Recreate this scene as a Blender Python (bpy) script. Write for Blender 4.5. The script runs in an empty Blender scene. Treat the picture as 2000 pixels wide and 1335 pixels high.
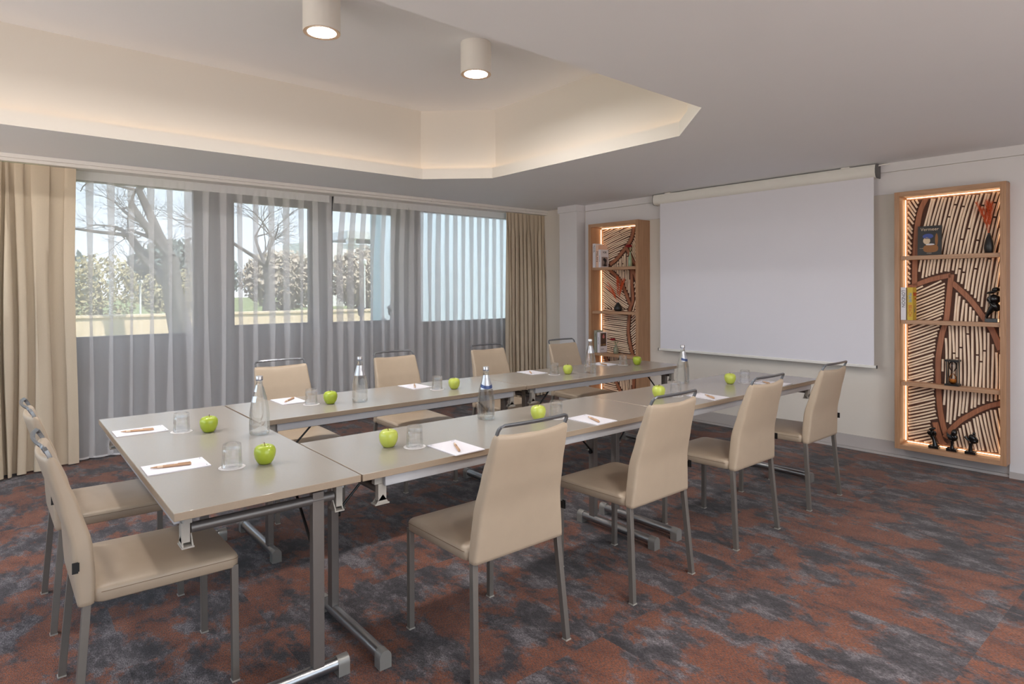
import bpy, bmesh, math, random
from mathutils import Vector, Matrix
from math import sin, cos, pi, radians, atan, sqrt, floor, tan, atan2

random.seed(7)
SC = bpy.context.scene
COL = SC.collection

# ------------------------------------------------------------------ camera
F_PX, YAW, PITCH, ROLL, CY = 1209.8, 0.877035, -0.0030106, -0.0033427, 569.44
EYE = Vector((0, 0, 1.40))
fw = Vector((cos(YAW) * cos(PITCH), sin(YAW) * cos(PITCH), sin(PITCH)))
rt = Vector((sin(YAW), -cos(YAW), 0)); up = rt.cross(fw)
r2 = cos(ROLL) * rt + sin(ROLL) * up; u2 = -sin(ROLL) * rt + cos(ROLL) * up
cam = bpy.data.cameras.new('camera'); cam_o = bpy.data.objects.new('camera', cam); COL.objects.link(cam_o)
cam.sensor_width = 36; cam.lens = 36 * F_PX / 2000
cam.shift_y = -(667.5 - CY) / 2000; cam.clip_start = 0.03; cam.clip_end = 400
cam_o.matrix_world = Matrix(((r2.x, u2.x, -fw.x, EYE.x), (r2.y, u2.y, -fw.y, EYE.y), (r2.z, u2.z, -fw.z, EYE.z), (0, 0, 0, 1)))
SC.camera = cam_o

# ------------------------------------------------------------------ render look
SC.view_settings.view_transform = 'Standard'; SC.view_settings.look = 'None'
SC.view_settings.gamma = 1; SC.view_settings.use_curve_mapping = False
SC.view_settings.exposure = -0.14
SC.cycles.use_denoising = True
SC.cycles.max_bounces = 10; SC.cycles.diffuse_bounces = 5; SC.cycles.glossy_bounces = 4
SC.cycles.transmission_bounces = 8; SC.cycles.transparent_max_bounces = 24
SC.cycles.sample_clamp_indirect = 6; SC.cycles.caustics_reflective = False; SC.cycles.caustics_refractive = False

# light levels, all in one place
WORLD = 3.6; SUN = 14.0; LAMP = 340.0; FILL = 300.0; COVE = 6.0; SHELF = 9.0

# ------------------------------------------------------------------ world
w = bpy.data.worlds.new('sky'); SC.world = w; w.use_nodes = True
nt = w.node_tree; nt.nodes.clear()
out = nt.nodes.new('ShaderNodeOutputWorld'); bg = nt.nodes.new('ShaderNodeBackground')
tc = nt.nodes.new('ShaderNodeTexCoord'); sp = nt.nodes.new('ShaderNodeSeparateXYZ'); rp = nt.nodes.new('ShaderNodeValToRGB')
nt.links.new(tc.outputs['Generated'], sp.inputs[0]); mr = nt.nodes.new('ShaderNodeMapRange'); mr.inputs['From Min'].default_value = -1; nt.links.new(sp.outputs['Z'], mr.inputs[0]); nt.links.new(mr.outputs[0], rp.inputs[0])
rp.color_ramp.elements[0].position = 0.47; rp.color_ramp.elements[0].color = (1.25, 1.14, 1.02, 1)
rp.color_ramp.elements[1].position = 0.85; rp.color_ramp.elements[1].color = (.52, .73, .98, 1)
e = rp.color_ramp.elements.new(0.505); e.color = (.86, .94, 1.0, 1); e = rp.color_ramp.elements.new(0.60); e.color = (.72, .87, 1.0, 1)
nt.links.new(rp.outputs[0], bg.inputs[0]); bg.inputs[1].default_value = WORLD
nt.links.new(bg.outputs[0], out.inputs[0])

sun = bpy.data.lights.new('sun', 'SUN'); sun.energy = SUN; sun.angle = radians(1.0); sun.color = (1.0, .93, .82)
so = bpy.data.objects.new('sun', sun); COL.objects.link(so)
so.rotation_euler = Vector((-.25, .46, -.85)).to_track_quat('-Z', 'Y').to_euler(); so.location = (-6, -6, 8)

# ------------------------------------------------------------------ materials
def lin(c):
    r = []
    for v in c:
        v /= 255.0
        r.append(v / 12.92 if v <= .04045 else ((v + .055) / 1.055) ** 2.4)
    return r + [1.0]

MATS = {}
def mat(name, c, rough=.5, metal=0., var=.06, scale=30., bump=0., spec=.5, coat=0., stretch=(1, 1, 1), emit=None, es=0.):
    if name in MATS: return MATS[name]
    m = bpy.data.materials.new(name); m.use_nodes = True; n = m.node_tree; b = n.nodes['Principled BSDF']
    b.inputs['Roughness'].default_value = rough; b.inputs['Metallic'].default_value = metal
    b.inputs['Specular IOR Level'].default_value = spec; b.inputs['Coat Weight'].default_value = coat
    t = n.nodes.new('ShaderNodeTexCoord'); mp = n.nodes.new('ShaderNodeMapping'); mp.inputs['Scale'].default_value = stretch
    nz = n.nodes.new('ShaderNodeTexNoise'); nz.inputs['Scale'].default_value = scale; nz.inputs['Detail'].default_value = 4
    n.links.new(t.outputs['Object'], mp.inputs[0]); n.links.new(mp.outputs[0], nz.inputs['Vector'])
    mx = n.nodes.new('ShaderNodeMix'); mx.data_type = 'RGBA'
    L = lin(c); mx.inputs[6].default_value = [v * (1 - var) for v in L[:3]] + [1]; mx.inputs[7].default_value = [min(1, v * (1 + var)) for v in L[:3]] + [1]
    n.links.new(nz.outputs['Fac'], mx.inputs[0]); n.links.new(mx.outputs[2], b.inputs['Base Color'])
    if bump:
        bp = n.nodes.new('ShaderNodeBump'); bp.inputs['Strength'].default_value = bump; bp.inputs['Distance'].default_value = .002
        n.links.new(nz.outputs['Fac'], bp.inputs['Height']); n.links.new(bp.outputs[0], b.inputs['Normal'])
    if emit is not None:
        b.inputs['Emission Color'].default_value = lin(emit); b.inputs['Emission Strength'].default_value = es
    MATS[name] = m; return m

def glass_mat(name, tint=(1, 1, 1), ior=1.45, clear=.35):
    m = bpy.data.materials.new(name); m.use_nodes = True; n = m.node_tree; n.nodes.clear()
    o = n.nodes.new('ShaderNodeOutputMaterial'); g = n.nodes.new('ShaderNodeBsdfGlass'); t = n.nodes.new('ShaderNodeBsdfTransparent')
    g.inputs['IOR'].default_value = ior; g.inputs['Roughness'].default_value = 0.0; g.inputs['Color'].default_value = (*tint, 1); t.inputs[0].default_value = (*tint, 1)
    mx = n.nodes.new('ShaderNodeMixShader'); mx.inputs[0].default_value = clear
    n.links.new(g.outputs[0], mx.inputs[1]); n.links.new(t.outputs[0], mx.inputs[2]); n.links.new(mx.outputs[0], o.inputs[0])
    MATS[name] = m; return m

def pane_mat(name, refl=.12, tint=(.96, .98, 1)):
    m = bpy.data.materials.new(name); m.use_nodes = True; n = m.node_tree; n.nodes.clear()
    o = n.nodes.new('ShaderNodeOutputMaterial'); g = n.nodes.new('ShaderNodeBsdfGlossy'); t = n.nodes.new('ShaderNodeBsdfTransparent')
    g.inputs['Roughness'].default_value = .02; t.inputs[0].default_value = (*tint, 1)
    fr = n.nodes.new('ShaderNodeFresnel'); fr.inputs[0].default_value = 1.45
    mx = n.nodes.new('ShaderNodeMixShader'); n.links.new(fr.outputs[0], mx.inputs[0])
    n.links.new(t.outputs[0], mx.inputs[1]); n.links.new(g.outputs[0], mx.inputs[2]); n.links.new(mx.outputs[0], o.inputs[0])
    MATS[name] = m; return m

def cloth_mat(name, c, opacity, trans=.35, weave=900.):
    m = bpy.data.materials.new(name); m.use_nodes = True; n = m.node_tree; n.nodes.clear()
    o = n.nodes.new('ShaderNodeOutputMaterial'); d = n.nodes.new('ShaderNodeBsdfDiffuse'); t = n.nodes.new('ShaderNodeBsdfTranslucent')
    t0 = n.nodes.new('ShaderNodeTexCoord'); nz = n.nodes.new('ShaderNodeTexNoise'); nz.inputs['Scale'].default_value = weave
    n.links.new(t0.outputs['Object'], nz.inputs['Vector'])
    L = lin(c); mxc = n.nodes.new('ShaderNodeMix'); mxc.data_type = 'RGBA'
    mxc.inputs[6].default_value = [v * .86 for v in L[:3]] + [1]; mxc.inputs[7].default_value = [min(1, v * 1.1) for v in L[:3]] + [1]
    n.links.new(nz.outputs['Fac'], mxc.inputs[0]); n.links.new(mxc.outputs[2], d.inputs[0]); n.links.new(mxc.outputs[2], t.inputs[0])
    a = n.nodes.new('ShaderNodeMixShader'); a.inputs[0].default_value = trans
    n.links.new(d.outputs[0], a.inputs[1]); n.links.new(t.outputs[0], a.inputs[2])
    if opacity < 1:
        tr = n.nodes.new('ShaderNodeBsdfTransparent'); b = n.nodes.new('ShaderNodeMixShader'); b.inputs[0].default_value = opacity
        n.links.new(tr.outputs[0], b.inputs[1]); n.links.new(a.outputs[0], b.inputs[2]); n.links.new(b.outputs[0], o.inputs[0])
    else: n.links.new(a.outputs[0], o.inputs[0])
    MATS[name] = m; return m

def emit_mat(name, c, s):
    m = bpy.data.materials.new(name); m.use_nodes = True; n = m.node_tree; n.nodes.clear()
    o = n.nodes.new('ShaderNodeOutputMaterial'); e = n.nodes.new('ShaderNodeEmission'); e.inputs[0].default_value = (*c, 1); e.inputs[1].default_value = s
    n.links.new(e.outputs[0], o.inputs[0]); MATS[name] = m; return m

def wood_mat(name, c1, c2, axis='Z', rough=.42):
    m = bpy.data.materials.new(name); m.use_nodes = True; n = m.node_tree; b = n.nodes['Principled BSDF']; b.inputs['Roughness'].default_value = rough
    t = n.nodes.new('ShaderNodeTexCoord'); mp = n.nodes.new('ShaderNodeMapping')
    mp.inputs['Scale'].default_value = {'Z': (90, 90, 2.5), 'Y': (90, 2.5, 90), 'X': (2.5, 90, 90)}[axis]
    nz = n.nodes.new('ShaderNodeTexNoise'); nz.inputs['Scale'].default_value = 1.6; nz.inputs['Detail'].default_value = 6; nz.inputs['Roughness'].default_value = .65
    n.links.new(t.outputs['Object'], mp.inputs[0]); n.links.new(mp.outputs[0], nz.inputs['Vector'])
    rp = n.nodes.new('ShaderNodeValToRGB'); rp.color_ramp.elements[0].position = .32; rp.color_ramp.elements[0].color = lin(c1)
    rp.color_ramp.elements[1].position = .68; rp.color_ramp.elements[1].color = lin(c2)
    n.links.new(nz.outputs['Fac'], rp.inputs[0]); n.links.new(rp.outputs[0], b.inputs['Base Color'])
    MATS[name] = m; return m

def carpet_mat():
    m = bpy.data.materials.new('carpet'); m.use_nodes = True; n = m.node_tree; N = n.nodes.new; K = n.links.new
    b = n.nodes['Principled BSDF']; b.inputs['Roughness'].default_value = .95; b.inputs['Specular IOR Level'].default_value = .15
    b.inputs['Sheen Weight'].default_value = .15
    t = N('ShaderNodeTexCoord')
    def vm(op, a, v=None):
        x = N('ShaderNodeVectorMath'); x.operation = op; K(a, x.inputs[0])
        if v is not None:
            if isinstance(v, tuple): x.inputs[1].default_value = v
            else: K(v, x.inputs[1])
        return x.outputs[0]
    P = t.outputs['Object']
    tile = vm('FLOOR', vm('MULTIPLY', vm('ADD', P, (.13, .31, 0)), (2.0, 1.0, 0)))
    wn = N('ShaderNodeTexWhiteNoise'); wn.noise_dimensions = '2D'; K(tile, wn.inputs['Vector'])
    q = vm('FLOOR', vm('MULTIPLY', wn.outputs['Color'], (2.0, 2.0, 0)))
    off = vm('MULTIPLY', q, (7.3, 11.9, 0))
    S = vm('MULTIPLY', vm('ADD', P, off), (3.5, 2.5, 1)); S2 = vm('MULTIPLY', vm('ADD', P, off), (6.0, 3.0, 1))
    def noise(vec, sc, det, rg=.6, dist=0.):
        x = N('ShaderNodeTexNoise'); x.inputs['Scale'].default_value = sc; x.inputs['Detail'].default_value = det
        x.inputs['Roughness'].default_value = rg; x.inputs['Distortion'].default_value = dist; K(vec, x.inputs['Vector']); return x.outputs['Fac']
    def ramp(f, pts):
        r = N('ShaderNodeValToRGB'); r.color_ramp.elements[0].position = pts[0][0]; r.color_ramp.elements[0].color = pts[0][1]
        r.color_ramp.elements[1].position = pts[-1][0]; r.color_ramp.elements[1].color = pts[-1][1]
        for p in pts[1:-1]: e = r.color_ramp.elements.new(p[0]); e.color = p[1]
        K(f, r.inputs[0]); return r.outputs[0]
    def mix(f, a, c, mode='MIX'):
        x = N('ShaderNodeMix'); x.data_type = 'RGBA'; x.blend_type = mode
        if isinstance(f, float): x.inputs[0].default_value = f
        else: K(f, x.inputs[0])
        for i, v in ((6, a), (7, c)):
            if isinstance(v, list): x.inputs[i].default_value = v
            else: K(v, x.inputs[i])
        return x.outputs[2]
    big = noise(S, 1.15, 12, .70, .25)
    big2 = noise(vm('ADD', S2, (19, 5, 3)), 1.3, 12, .78, .1)
    yarn = noise(vm('MULTIPLY', P, (1.5, .55, 1)), 170., 2, .6)
    rag = noise(vm('MULTIPLY', P, (30, 15, 1)), 1.0, 6, .7); ma = N('ShaderNodeMath'); ma.operation = 'MULTIPLY_ADD'; ma.inputs[1].default_value = .16; K(rag, ma.inputs[0]); K(big, ma.inputs[2]); big = ma.outputs[0]
    mb = N('ShaderNodeMath'); mb.operation = 'MULTIPLY_ADD'; mb.inputs[1].default_value = .22; K(rag, mb.inputs[0]); K(big2, mb.inputs[2]); big2 = mb.outputs[0]
    rust = ramp(big, [(.562, [0, 0, 0, 1]), (.622, [1, 1, 1, 1])])
    grey = ramp(big2, [(.52, lin((64, 60, 64))), (.61, lin((92, 87, 90))), (.70, lin((144, 137, 141)))])
    rc = ramp(big2, [(.47, lin((92, 52, 40))), (.60, lin((146, 82, 50))), (.76, lin((166, 102, 70)))])
    rc = mix(ramp(yarn, [(.44, [0, 0, 0, 1]), (.60, [.9, .9, .9, 1])]), rc, lin((108, 88, 84)))
    gc = mix(ramp(yarn, [(.40, [.6, .6, .6, 1]), (.55, [0, 0, 0, 1])]), grey, lin((60, 52, 54)))
    c = mix(rust, gc, rc)
    # twill weave
    rm = N('ShaderNodeMapping'); rm.inputs['Rotation'].default_value = (0, 0, radians(38)); rm.inputs['Scale'].default_value = (1.0, .30, 1); K(P, rm.inputs[0])
    dash = noise(rm.outputs[0], 330., 1, .5)
    c = mix(.62, c, ramp(dash, [(.36, lin((112, 108, 108))), (.62, lin((255, 252, 252)))]), 'MULTIPLY')
    spk = noise(P, 700., 1, .5); c = mix(.35, c, ramp(spk, [(.35, lin((120, 116, 116))), (.65, lin((255, 252, 252)))]), 'MULTIPLY')
    K(c, b.inputs['Base Color'])
    bp = N('ShaderNodeBump'); bp.inputs['Strength'].default_value = .5; bp.inputs['Distance'].default_value = .003
    K(dash, bp.inputs['Height']); K(bp.outputs[0], b.inputs['Normal'])
    MATS['carpet'] = m; return m

M_WALL = mat('wall_paint', (224, 221, 223), .7, var=.015, scale=4)
M_PANEL = mat('wall_panel_paint', (222, 215, 206), .7, var=.015, scale=4)
M_BASE = mat('baseboard_paint', (190, 183, 180), .5, var=.02, scale=6)
M_CEIL = mat('ceiling_paint', (238, 239, 243), .8, var=.012, scale=3)
M_COVE = mat('cove_paint', (226, 220, 212), .8, var=.01, scale=3)
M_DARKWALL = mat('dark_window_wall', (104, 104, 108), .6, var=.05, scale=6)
M_FRAME = mat('anthracite_aluminium', (62, 66, 72), .4, .3, var=.04)
M_TABLE = mat('table_laminate', (152, 144, 135), .20, var=.035, scale=160, spec=.5)
M_TEDGE = mat('table_edge_band', (158, 140, 121), .4, var=.05, scale=200)
M_ALU = mat('brushed_aluminium', (176, 178, 182), .33, .85, var=.05, scale=120)
M_APRON = mat('apron_silver', (190, 191, 196), .45, .35, var=.03, scale=60)
M_POST = mat('post_grey_paint', (122, 116, 112), .38, .45, var=.04, scale=60)
M_TUBE = mat('steel_tube', (160, 160, 162), .28, .9, var=.04, scale=50)
M_PLAST = mat('grey_beige_plastic', (166, 160, 152), .5, var=.03)
M_PIVOT = mat('pivot_tube_grey', (112, 108, 106), .42, .5, var=.04, scale=50)
M_CAPG = mat('end_cap_grey', (138, 135, 131), .4, .3, var=.03)
M_BLACK = mat('black_metal', (26, 25, 25), .35, .3, var=.1)
M_LEATHER = mat('beige_leather', (174, 156, 136), .40, var=.05, scale=14, bump=.06, spec=.4)
M_SEAM = mat('seam_thread', (128, 106, 84), .7, var=.1)
M_CLEG = mat('chair_leg_grey', (124, 118, 112), .4, .4, var=.04, scale=60)
M_CHROME = mat('handle_steel', (120, 122, 126), .32, .6, var=.05, scale=60)
M_TAG = mat('black_label', (16, 16, 17), .5)
M_PAPER = mat('paper', (222, 219, 226), .7, var=.01)
M_INK = mat('ink', (70, 78, 104), .7)
M_COAST = mat('coaster_paper', (222, 217, 217), .8, var=.01)
M_PEN = mat('kraft_pen', (188, 150, 118), .5, var=.15, scale=200)
M_PENL = mat('pen_grip', (222, 196, 170), .4)
M_APPLE = mat('apple_skin', (160, 176, 52), .28, var=.22, scale=9, spec=.5, coat=.2)
M_APPLE2 = mat('apple_skin_pale', (184, 194, 84), .28, var=.18, scale=9, spec=.5, coat=.2)
M_STEM = mat('apple_stem', (92, 62, 34), .7)
M_GLASS = glass_mat('bottle_glass', (.985, .995, .99), 1.36, .50)
M_TGLASS = glass_mat('tumbler_glass', (.995, .997, .997), 1.45, .70)
M_PANE = pane_mat('window_pane', tint=(.73, .74, .75)); M_CLEAR = pane_mat('thin_clear_glass')
M_CAP = mat('cap_silver', (190, 186, 186), .3, .8)
M_CAPW = mat('cap_white', (226, 226, 228), .4)
M_LABS = mat('label_silver', (190, 192, 198), .3, .6, var=.2, scale=90)
M_LABB = mat('label_blue', (52, 70, 116), .4, .2)
M_WHITE = mat('white_enamel', (232, 228, 224), .5, var=.01)
M_SCREEN = mat('screen_fabric', (226, 224, 232), .85, var=.008, scale=5)
M_CASE = mat('screen_case', (232, 229, 224), .4, var=.01)
M_DGREY = mat('dark_grey_plastic', (96, 94, 94), .5)
M_OAKZ = wood_mat('oak_upright', (158, 116, 84), (188, 146, 112), 'Z')
M_OAKY = wood_mat('oak_level', (162, 122, 92), (194, 154, 122), 'Y')
M_SLATBACK = mat('slat_backing', (84, 54, 42), .8, var=.2, scale=40)
M_SLAT = mat('pale_rod', (250, 222, 196), .6, var=.12, scale=22)
M_VEIN = wood_mat('copper_brown_band', (136, 84, 58), (178, 116, 84), 'Z', .55)
M_VEIND = mat('dark_bark', (66, 42, 32), .7, var=.2)
M_LED = emit_mat('led_strip', (1.0, .70, .42), SHELF)
M_COVELED = emit_mat('cove_led', (1.0, .70, .43), COVE)
M_LAMP = emit_mat('lamp_diffuser', (1.0, .97, .94), LAMP)
M_FILL = emit_mat('fill_light_diffuser', (1.0, .96, .91), FILL)
M_TRIM = mat('lamp_trim', (196, 166, 138), .5, 0)
M_DRAPE = cloth_mat('drape_fabric', (210, 194, 172), 1.0, .08, 500)
M_SHEER = cloth_mat('sheer_fabric', (250, 248, 252), .44, .32, 1400)
M_SHEERW = cloth_mat('sheer_tape', (253, 252, 255), .84, .22, 1400)
M_CARPET = carpet_mat()

# ------------------------------------------------------------------ mesh helpers
def BM(): return bmesh.new()

def link(name, bm, m, parent=None, smooth=False, loc=None, bevel=0., auto=None):
    me = bpy.data.meshes.new(name)
    bmesh.ops.recalc_face_normals(bm, faces=bm.faces[:]) if not getattr(bm, 'norec', False) else None
    bm.to_mesh(me); bm.free()
    ms = m if isinstance(m, (list, tuple)) else [m]
    for x in ms: me.materials.append(x)
    if smooth:
        for p in me.polygons: p.use_smooth = True
        try: me.set_sharp_from_angle(angle=radians(auto or 40))
        except Exception: pass
    o = bpy.data.objects.new(name, me); COL.objects.link(o)
    if parent is not None: o.parent = parent
    if loc is not None: o.location = loc
    if bevel:
        md = o.modifiers.new('bevel', 'BEVEL'); md.width = bevel; md.segments = 2; md.limit_method = 'ANGLE'
        for p in me.polygons: p.use_smooth = True
        try: me.set_sharp_from_angle(angle=radians(30))
        except Exception: pass
    return o

def box(bm, x0, x1, y0, y1, z0, z1, mi=0):
    v = [bm.verts.new(p) for p in ((x0, y0, z0), (x1, y0, z0), (x1, y1, z0), (x0, y1, z0), (x0, y0, z1), (x1, y0, z1), (x1, y1, z1), (x0, y1, z1))]
    for f in ((3, 2, 1, 0), (4, 5, 6, 7), (0, 1, 5, 4), (1, 2, 6, 5), (2, 3, 7, 6), (3, 0, 4, 7)):
        g = bm.faces.new([v[i] for i in f]); g.material_index = mi
    return v

def obox(bm, c, s, rot=None, mi=0):
    v = box(bm, -s[0] / 2, s[0] / 2, -s[1] / 2, s[1] / 2, -s[2] / 2, s[2] / 2, mi)
    M = Matrix.Translation(Vector(c)) @ (rot.to_4x4() if rot is not None else Matrix())
    for q in v: q.co = M @ q.co

def loft(bm, rings, cap=True, closed=True, mi=0):
    R = [[bm.verts.new(p) for p in r] for r in rings]; n = len(R[0])
    for a, b in zip(R, R[1:]):
        for i in range(n if closed else n - 1):
            j = (i + 1) % n
            f = bm.faces.new((a[i], a[j], b[j], b[i])); f.material_index = mi
    if cap:
        f = bm.faces.new(R[0][::-1]); f.material_index = mi
        f = bm.faces.new(R[-1]); f.material_index = mi
    return R

def lathe(bm, prof, n=32, c=(0, 0, 0), mi=0, cap=True):
    rings = [[(c[0] + r * cos(2 * pi * i / n), c[1] + r * sin(2 * pi * i / n), c[2] + z) for i in range(n)] for r, z in prof]
    return loft(bm, rings, cap, True, mi)

def frames(pts):
    out = []
    for i, p in enumerate(pts):
        a = pts[max(0, i - 1)]; b = pts[min(len(pts) - 1, i + 1)]
        out.append((b - a).normalized())
    return out

def tube(bm, pts, r, n=10, mi=0, cap=True):
    pts = [Vector(p) for p in pts]; T = frames(pts)
    if not isinstance(r, (list, tuple)): r = [r] * len(pts)
    ref = Vector((0, 0, 1)) if abs(T[0].z) < .9 else Vector((1, 0, 0))
    U = T[0].cross(ref).normalized(); rings = []
    for p, t, rr in zip(pts, T, r):
        U = (U - t * U.dot(t)); U = U.normalized() if U.length > 1e-6 else t.orthogonal().normalized()
        V = t.cross(U)
        rings.append([p + rr * (cos(2 * pi * k / n) * U + sin(2 * pi * k / n) * V) for k in range(n)])
    return loft(bm, rings, cap, True, mi)

def sweep(bm, pts, prof, side, mi=0, cap=True):
    """profile swept along pts; `side` = list of side vectors (one per point)"""
    pts = [Vector(p) for p in pts]; T = frames(pts); rings = []
    for i, (p, t) in enumerate(zip(pts, T)):
        s = Vector(side[i] if isinstance(side, list) else side); s = (s - t * s.dot(t)).normalized(); v = t.cross(s)
        rings.append([p + a * s + b * v for a, b in prof])
    return loft(bm, rings, cap, True, mi)

def rrect(w, h, r, n=4):
    P = []
    for cx, cy, a0 in ((w / 2 - r, h / 2 - r, 0), (-w / 2 + r, h / 2 - r, 90), (-w / 2 + r, -h / 2 + r, 180), (w / 2 - r, -h / 2 + r, 270)):
        for k in range(n + 1):
            a = radians(a0 + 90 * k / n); P.append((cx + r * cos(a), cy + r * sin(a)))
    return P

def empty(name, loc, rz=0., label=None, cat=None, group=None):
    o = bpy.data.objects.new(name, None); COL.objects.link(o); o.empty_display_size = .05
    o.location = loc; o.rotation_euler = (0, 0, rz); tag(o, label, cat, group); return o

def tag(o, label=None, cat=None, group=None, kind=None):
    if label: o['label'] = label
    if cat: o['category'] = cat
    if group: o['group'] = group
    if kind: o['kind'] = kind
    return o

def struct(name, bm, m, **k):
    o = link(name, bm, m, **k); o['kind'] = 'structure'; return o

CH = {}
def sub(name, bm, m, parent, **k):
    o = link(name, bm, m, parent, **k); CH.setdefault(parent.name, []).append(o); return o

def copy_tree(o, parent=None):
    c = o.copy(); COL.objects.link(c)
    if parent is not None: c.parent = parent
    for ch in CH.get(o.name, []):
        d = copy_tree(ch, c); CH.setdefault(c.name, []).append(d)
    return c

def place(src, used, loc, rz, label, cat=None, group=None):
    o = src if not used else copy_tree(src)
    o.location = loc; o.rotation_euler = (0, 0, rz); o['label'] = label
    if group: o['group'] = group
    return o

def text_part(name, body, size, m, parent, M, ext=.0006, sx=1., align='CENTER'):
    cu = bpy.data.curves.new(name, 'FONT'); cu.body = body; cu.size = size; cu.extrude = ext; cu.align_x = align; cu.align_y = 'CENTER'
    cu.resolution_u = 3
    t = bpy.data.objects.new('tmp_text', cu); COL.objects.link(t)
    dg = bpy.context.evaluated_depsgraph_get(); dg.update()
    me = bpy.data.meshes.new_from_object(t.evaluated_get(dg)); me.name = name
    bpy.data.objects.remove(t); bpy.data.curves.remove(cu)
    me.transform(M @ Matrix.Diagonal((sx, 1, 1, 1)))
    me.materials.clear(); me.materials.append(m)
    o = bpy.data.objects.new(name, me); COL.objects.link(o); o.parent = parent
    CH.setdefault(parent.name, []).append(o); return o

# wall frame of the screen wall: yl along it, d = distance off it, z height
WA = atan(.028)
def W(yl, d, z): return Vector((5.815 - d * cos(WA) - yl * sin(WA), yl * cos(WA) - d * sin(WA), z))
def wall_root(name, yl, d, z, label=None, cat=None, rz=0., group=None):
    return empty(name, W(yl, d, z), WA + rz, label, cat, group)

# ------------------------------------------------------------------ room shell
HC = 2.45; HT = 3.11
X0, X1, Y0, Y1 = -1.9, 5.9, -2.2, 6.5
bm = BM(); box(bm, X0, X1 + .3, Y0, Y1, -.05, 0); struct('floor', bm, M_CARPET)

def poly_off(P, d):
    n = len(P); out = []
    for i in range(n):
        a, b, c = Vector(P[i - 1]), Vector(P[i]), Vector(P[(i + 1) % n])
        e1 = (b - a).normalized(); e2 = (c - b).normalized()
        n1 = Vector((e1.y, -e1.x)); n2 = Vector((e2.y, -e2.x))
        m = (n1 + n2).normalized(); out.append(tuple(b + m * (d / max(.3, m.dot(n1)))))
    return out
REC = [(-1.0, 2.03), (3.14, 2.055), (3.60, 2.53), (3.585, 4.595), (3.10, 5.05), (-1.0, 5.025), (-1.5, 4.55), (-1.5, 2.5)]  # counter-clockwise

def ring_ceiling(bm, outer, inner, z):
    ov = [bm.verts.new((x, y, z)) for x, y in outer]; iv = [bm.verts.new((x, y, z)) for x, y in inner]
    es = [bm.edges.new((ov[i - 1], ov[i])) for i in range(len(ov))] + [bm.edges.new((iv[i - 1], iv[i])) for i in range(len(iv))]
    bmesh.ops.triangle_fill(bm, use_beauty=True, edges=es)
def wall_ribbon(bm, P, z0, z1):
    for i in range(len(P)):
        a, b = P[i - 1], P[i]
        bm.faces.new([bm.verts.new(p) for p in ((*a, z0), (*b, z0), (*b, z1), (*a, z1))])
def flat_ring(bm, A, B, z):
    for i in range(len(A)):
        bm.faces.new([bm.verts.new((*p, z)) for p in (A[i - 1], A[i], B[i], B[i - 1])])

R_a = REC; R_b = poly_off(REC, .014); R_c = poly_off(REC, .06)
bm = BM(); ring_ceiling(bm, [(X0, Y0), (X1 + .3, Y0), (X1 + .3, Y1), (X0, Y1)], R_a, HC)
struct('ceiling', bm, M_CEIL)
bm = BM(); wall_ribbon(bm, R_a, HC, HC + .098); flat_ring(bm, R_a, R_b, HC + .098); wall_ribbon(bm, R_b, HC + .02, HC + .098)
flat_ring(bm, R_b, R_c, HC + .02); struct('trim_1', bm, M_COVE)
bm = BM(); wall_ribbon(bm, R_c, HC + .02, HT); struct('trim_2', bm, M_COVE)
bm = BM(); bm.faces.new([bm.verts.new((x, y, HT)) for x, y in poly_off(REC, .061)]); box(bm, -1.2, -1.19, 2.5, 2.51, HT, HT + .001)
struct('ceiling_recess', bm, M_CEIL)
# cove light strips hidden behind the lip, one per side of the recess
s_in = poly_off(REC, .026); s_out = poly_off(REC, .040)
for i in range(len(REC)):
    a, b, c, d = s_in[i - 1], s_in[i], s_out[i], s_out[i - 1]
    bm = BM(); lo = [bm.verts.new((*p, HC + .024)) for p in (a, b, c, d)]; hi = [bm.verts.new((*p, HC + .030)) for p in (a, b, c, d)]
    bm.faces.new(hi); bm.faces.new(lo[::-1])
    for k in range(4): bm.faces.new((lo[k], lo[(k + 1) % 4], hi[(k + 1) % 4], hi[k]))
    side = ['short left', 'near', 'near right corner', 'right', 'far right corner', 'far', 'far left corner', 'left'][i]
    o = link('light_strip', bm, M_COVELED); tag(o, 'warm light strip behind the ceiling recess lip, %s side' % side, 'light strip', 'cove light strips')

# screen wall (slightly out of square with the tables)
def wbox(bm, y0, y1, d0, d1, z0, z1):
    p = [W(y, d, z) for z in (z0, z1) for y, d in ((y0, d0), (y1, d0), (y1, d1), (y0, d1))]
    v = [bm.verts.new(q) for q in p]
    for f in ((3, 2, 1, 0), (4, 5, 6, 7), (0, 1, 5, 4), (1, 2, 6, 5), (2, 3, 7, 6), (3, 0, 4, 7)): bm.faces.new([v[i] for i in f])
bm = BM(); wbox(bm, -2.4, 6.7, 0, -.1, 0, HC)                               # the wall itself
struct('wall_right', bm, M_PANEL)
bm = BM(); wbox(bm, -2.3, 5.36, .012, 0, 2.19, 2.372); wbox(bm, -2.3, 5.36, .016, 0, 2.376, HC); struct('trim_3', bm, M_WALL)   # upper band in two strips
bm = BM(); wbox(bm, 5.135, 5.36, .012, 0, .13, 2.19); wbox(bm, -2.3, 1.17, .03, 0, .0, 2.19); struct('trim_4', bm, M_WALL)
bm = BM(); wbox(bm, 1.17, 5.36, .012, 0, .022, .125); wbox(bm, 1.17, 5.36, .022, 0, 0, .020); wbox(bm, -2.3, 1.17, .045, 0, 0, .045); struct('baseboard_right', bm, M_BASE)
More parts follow.
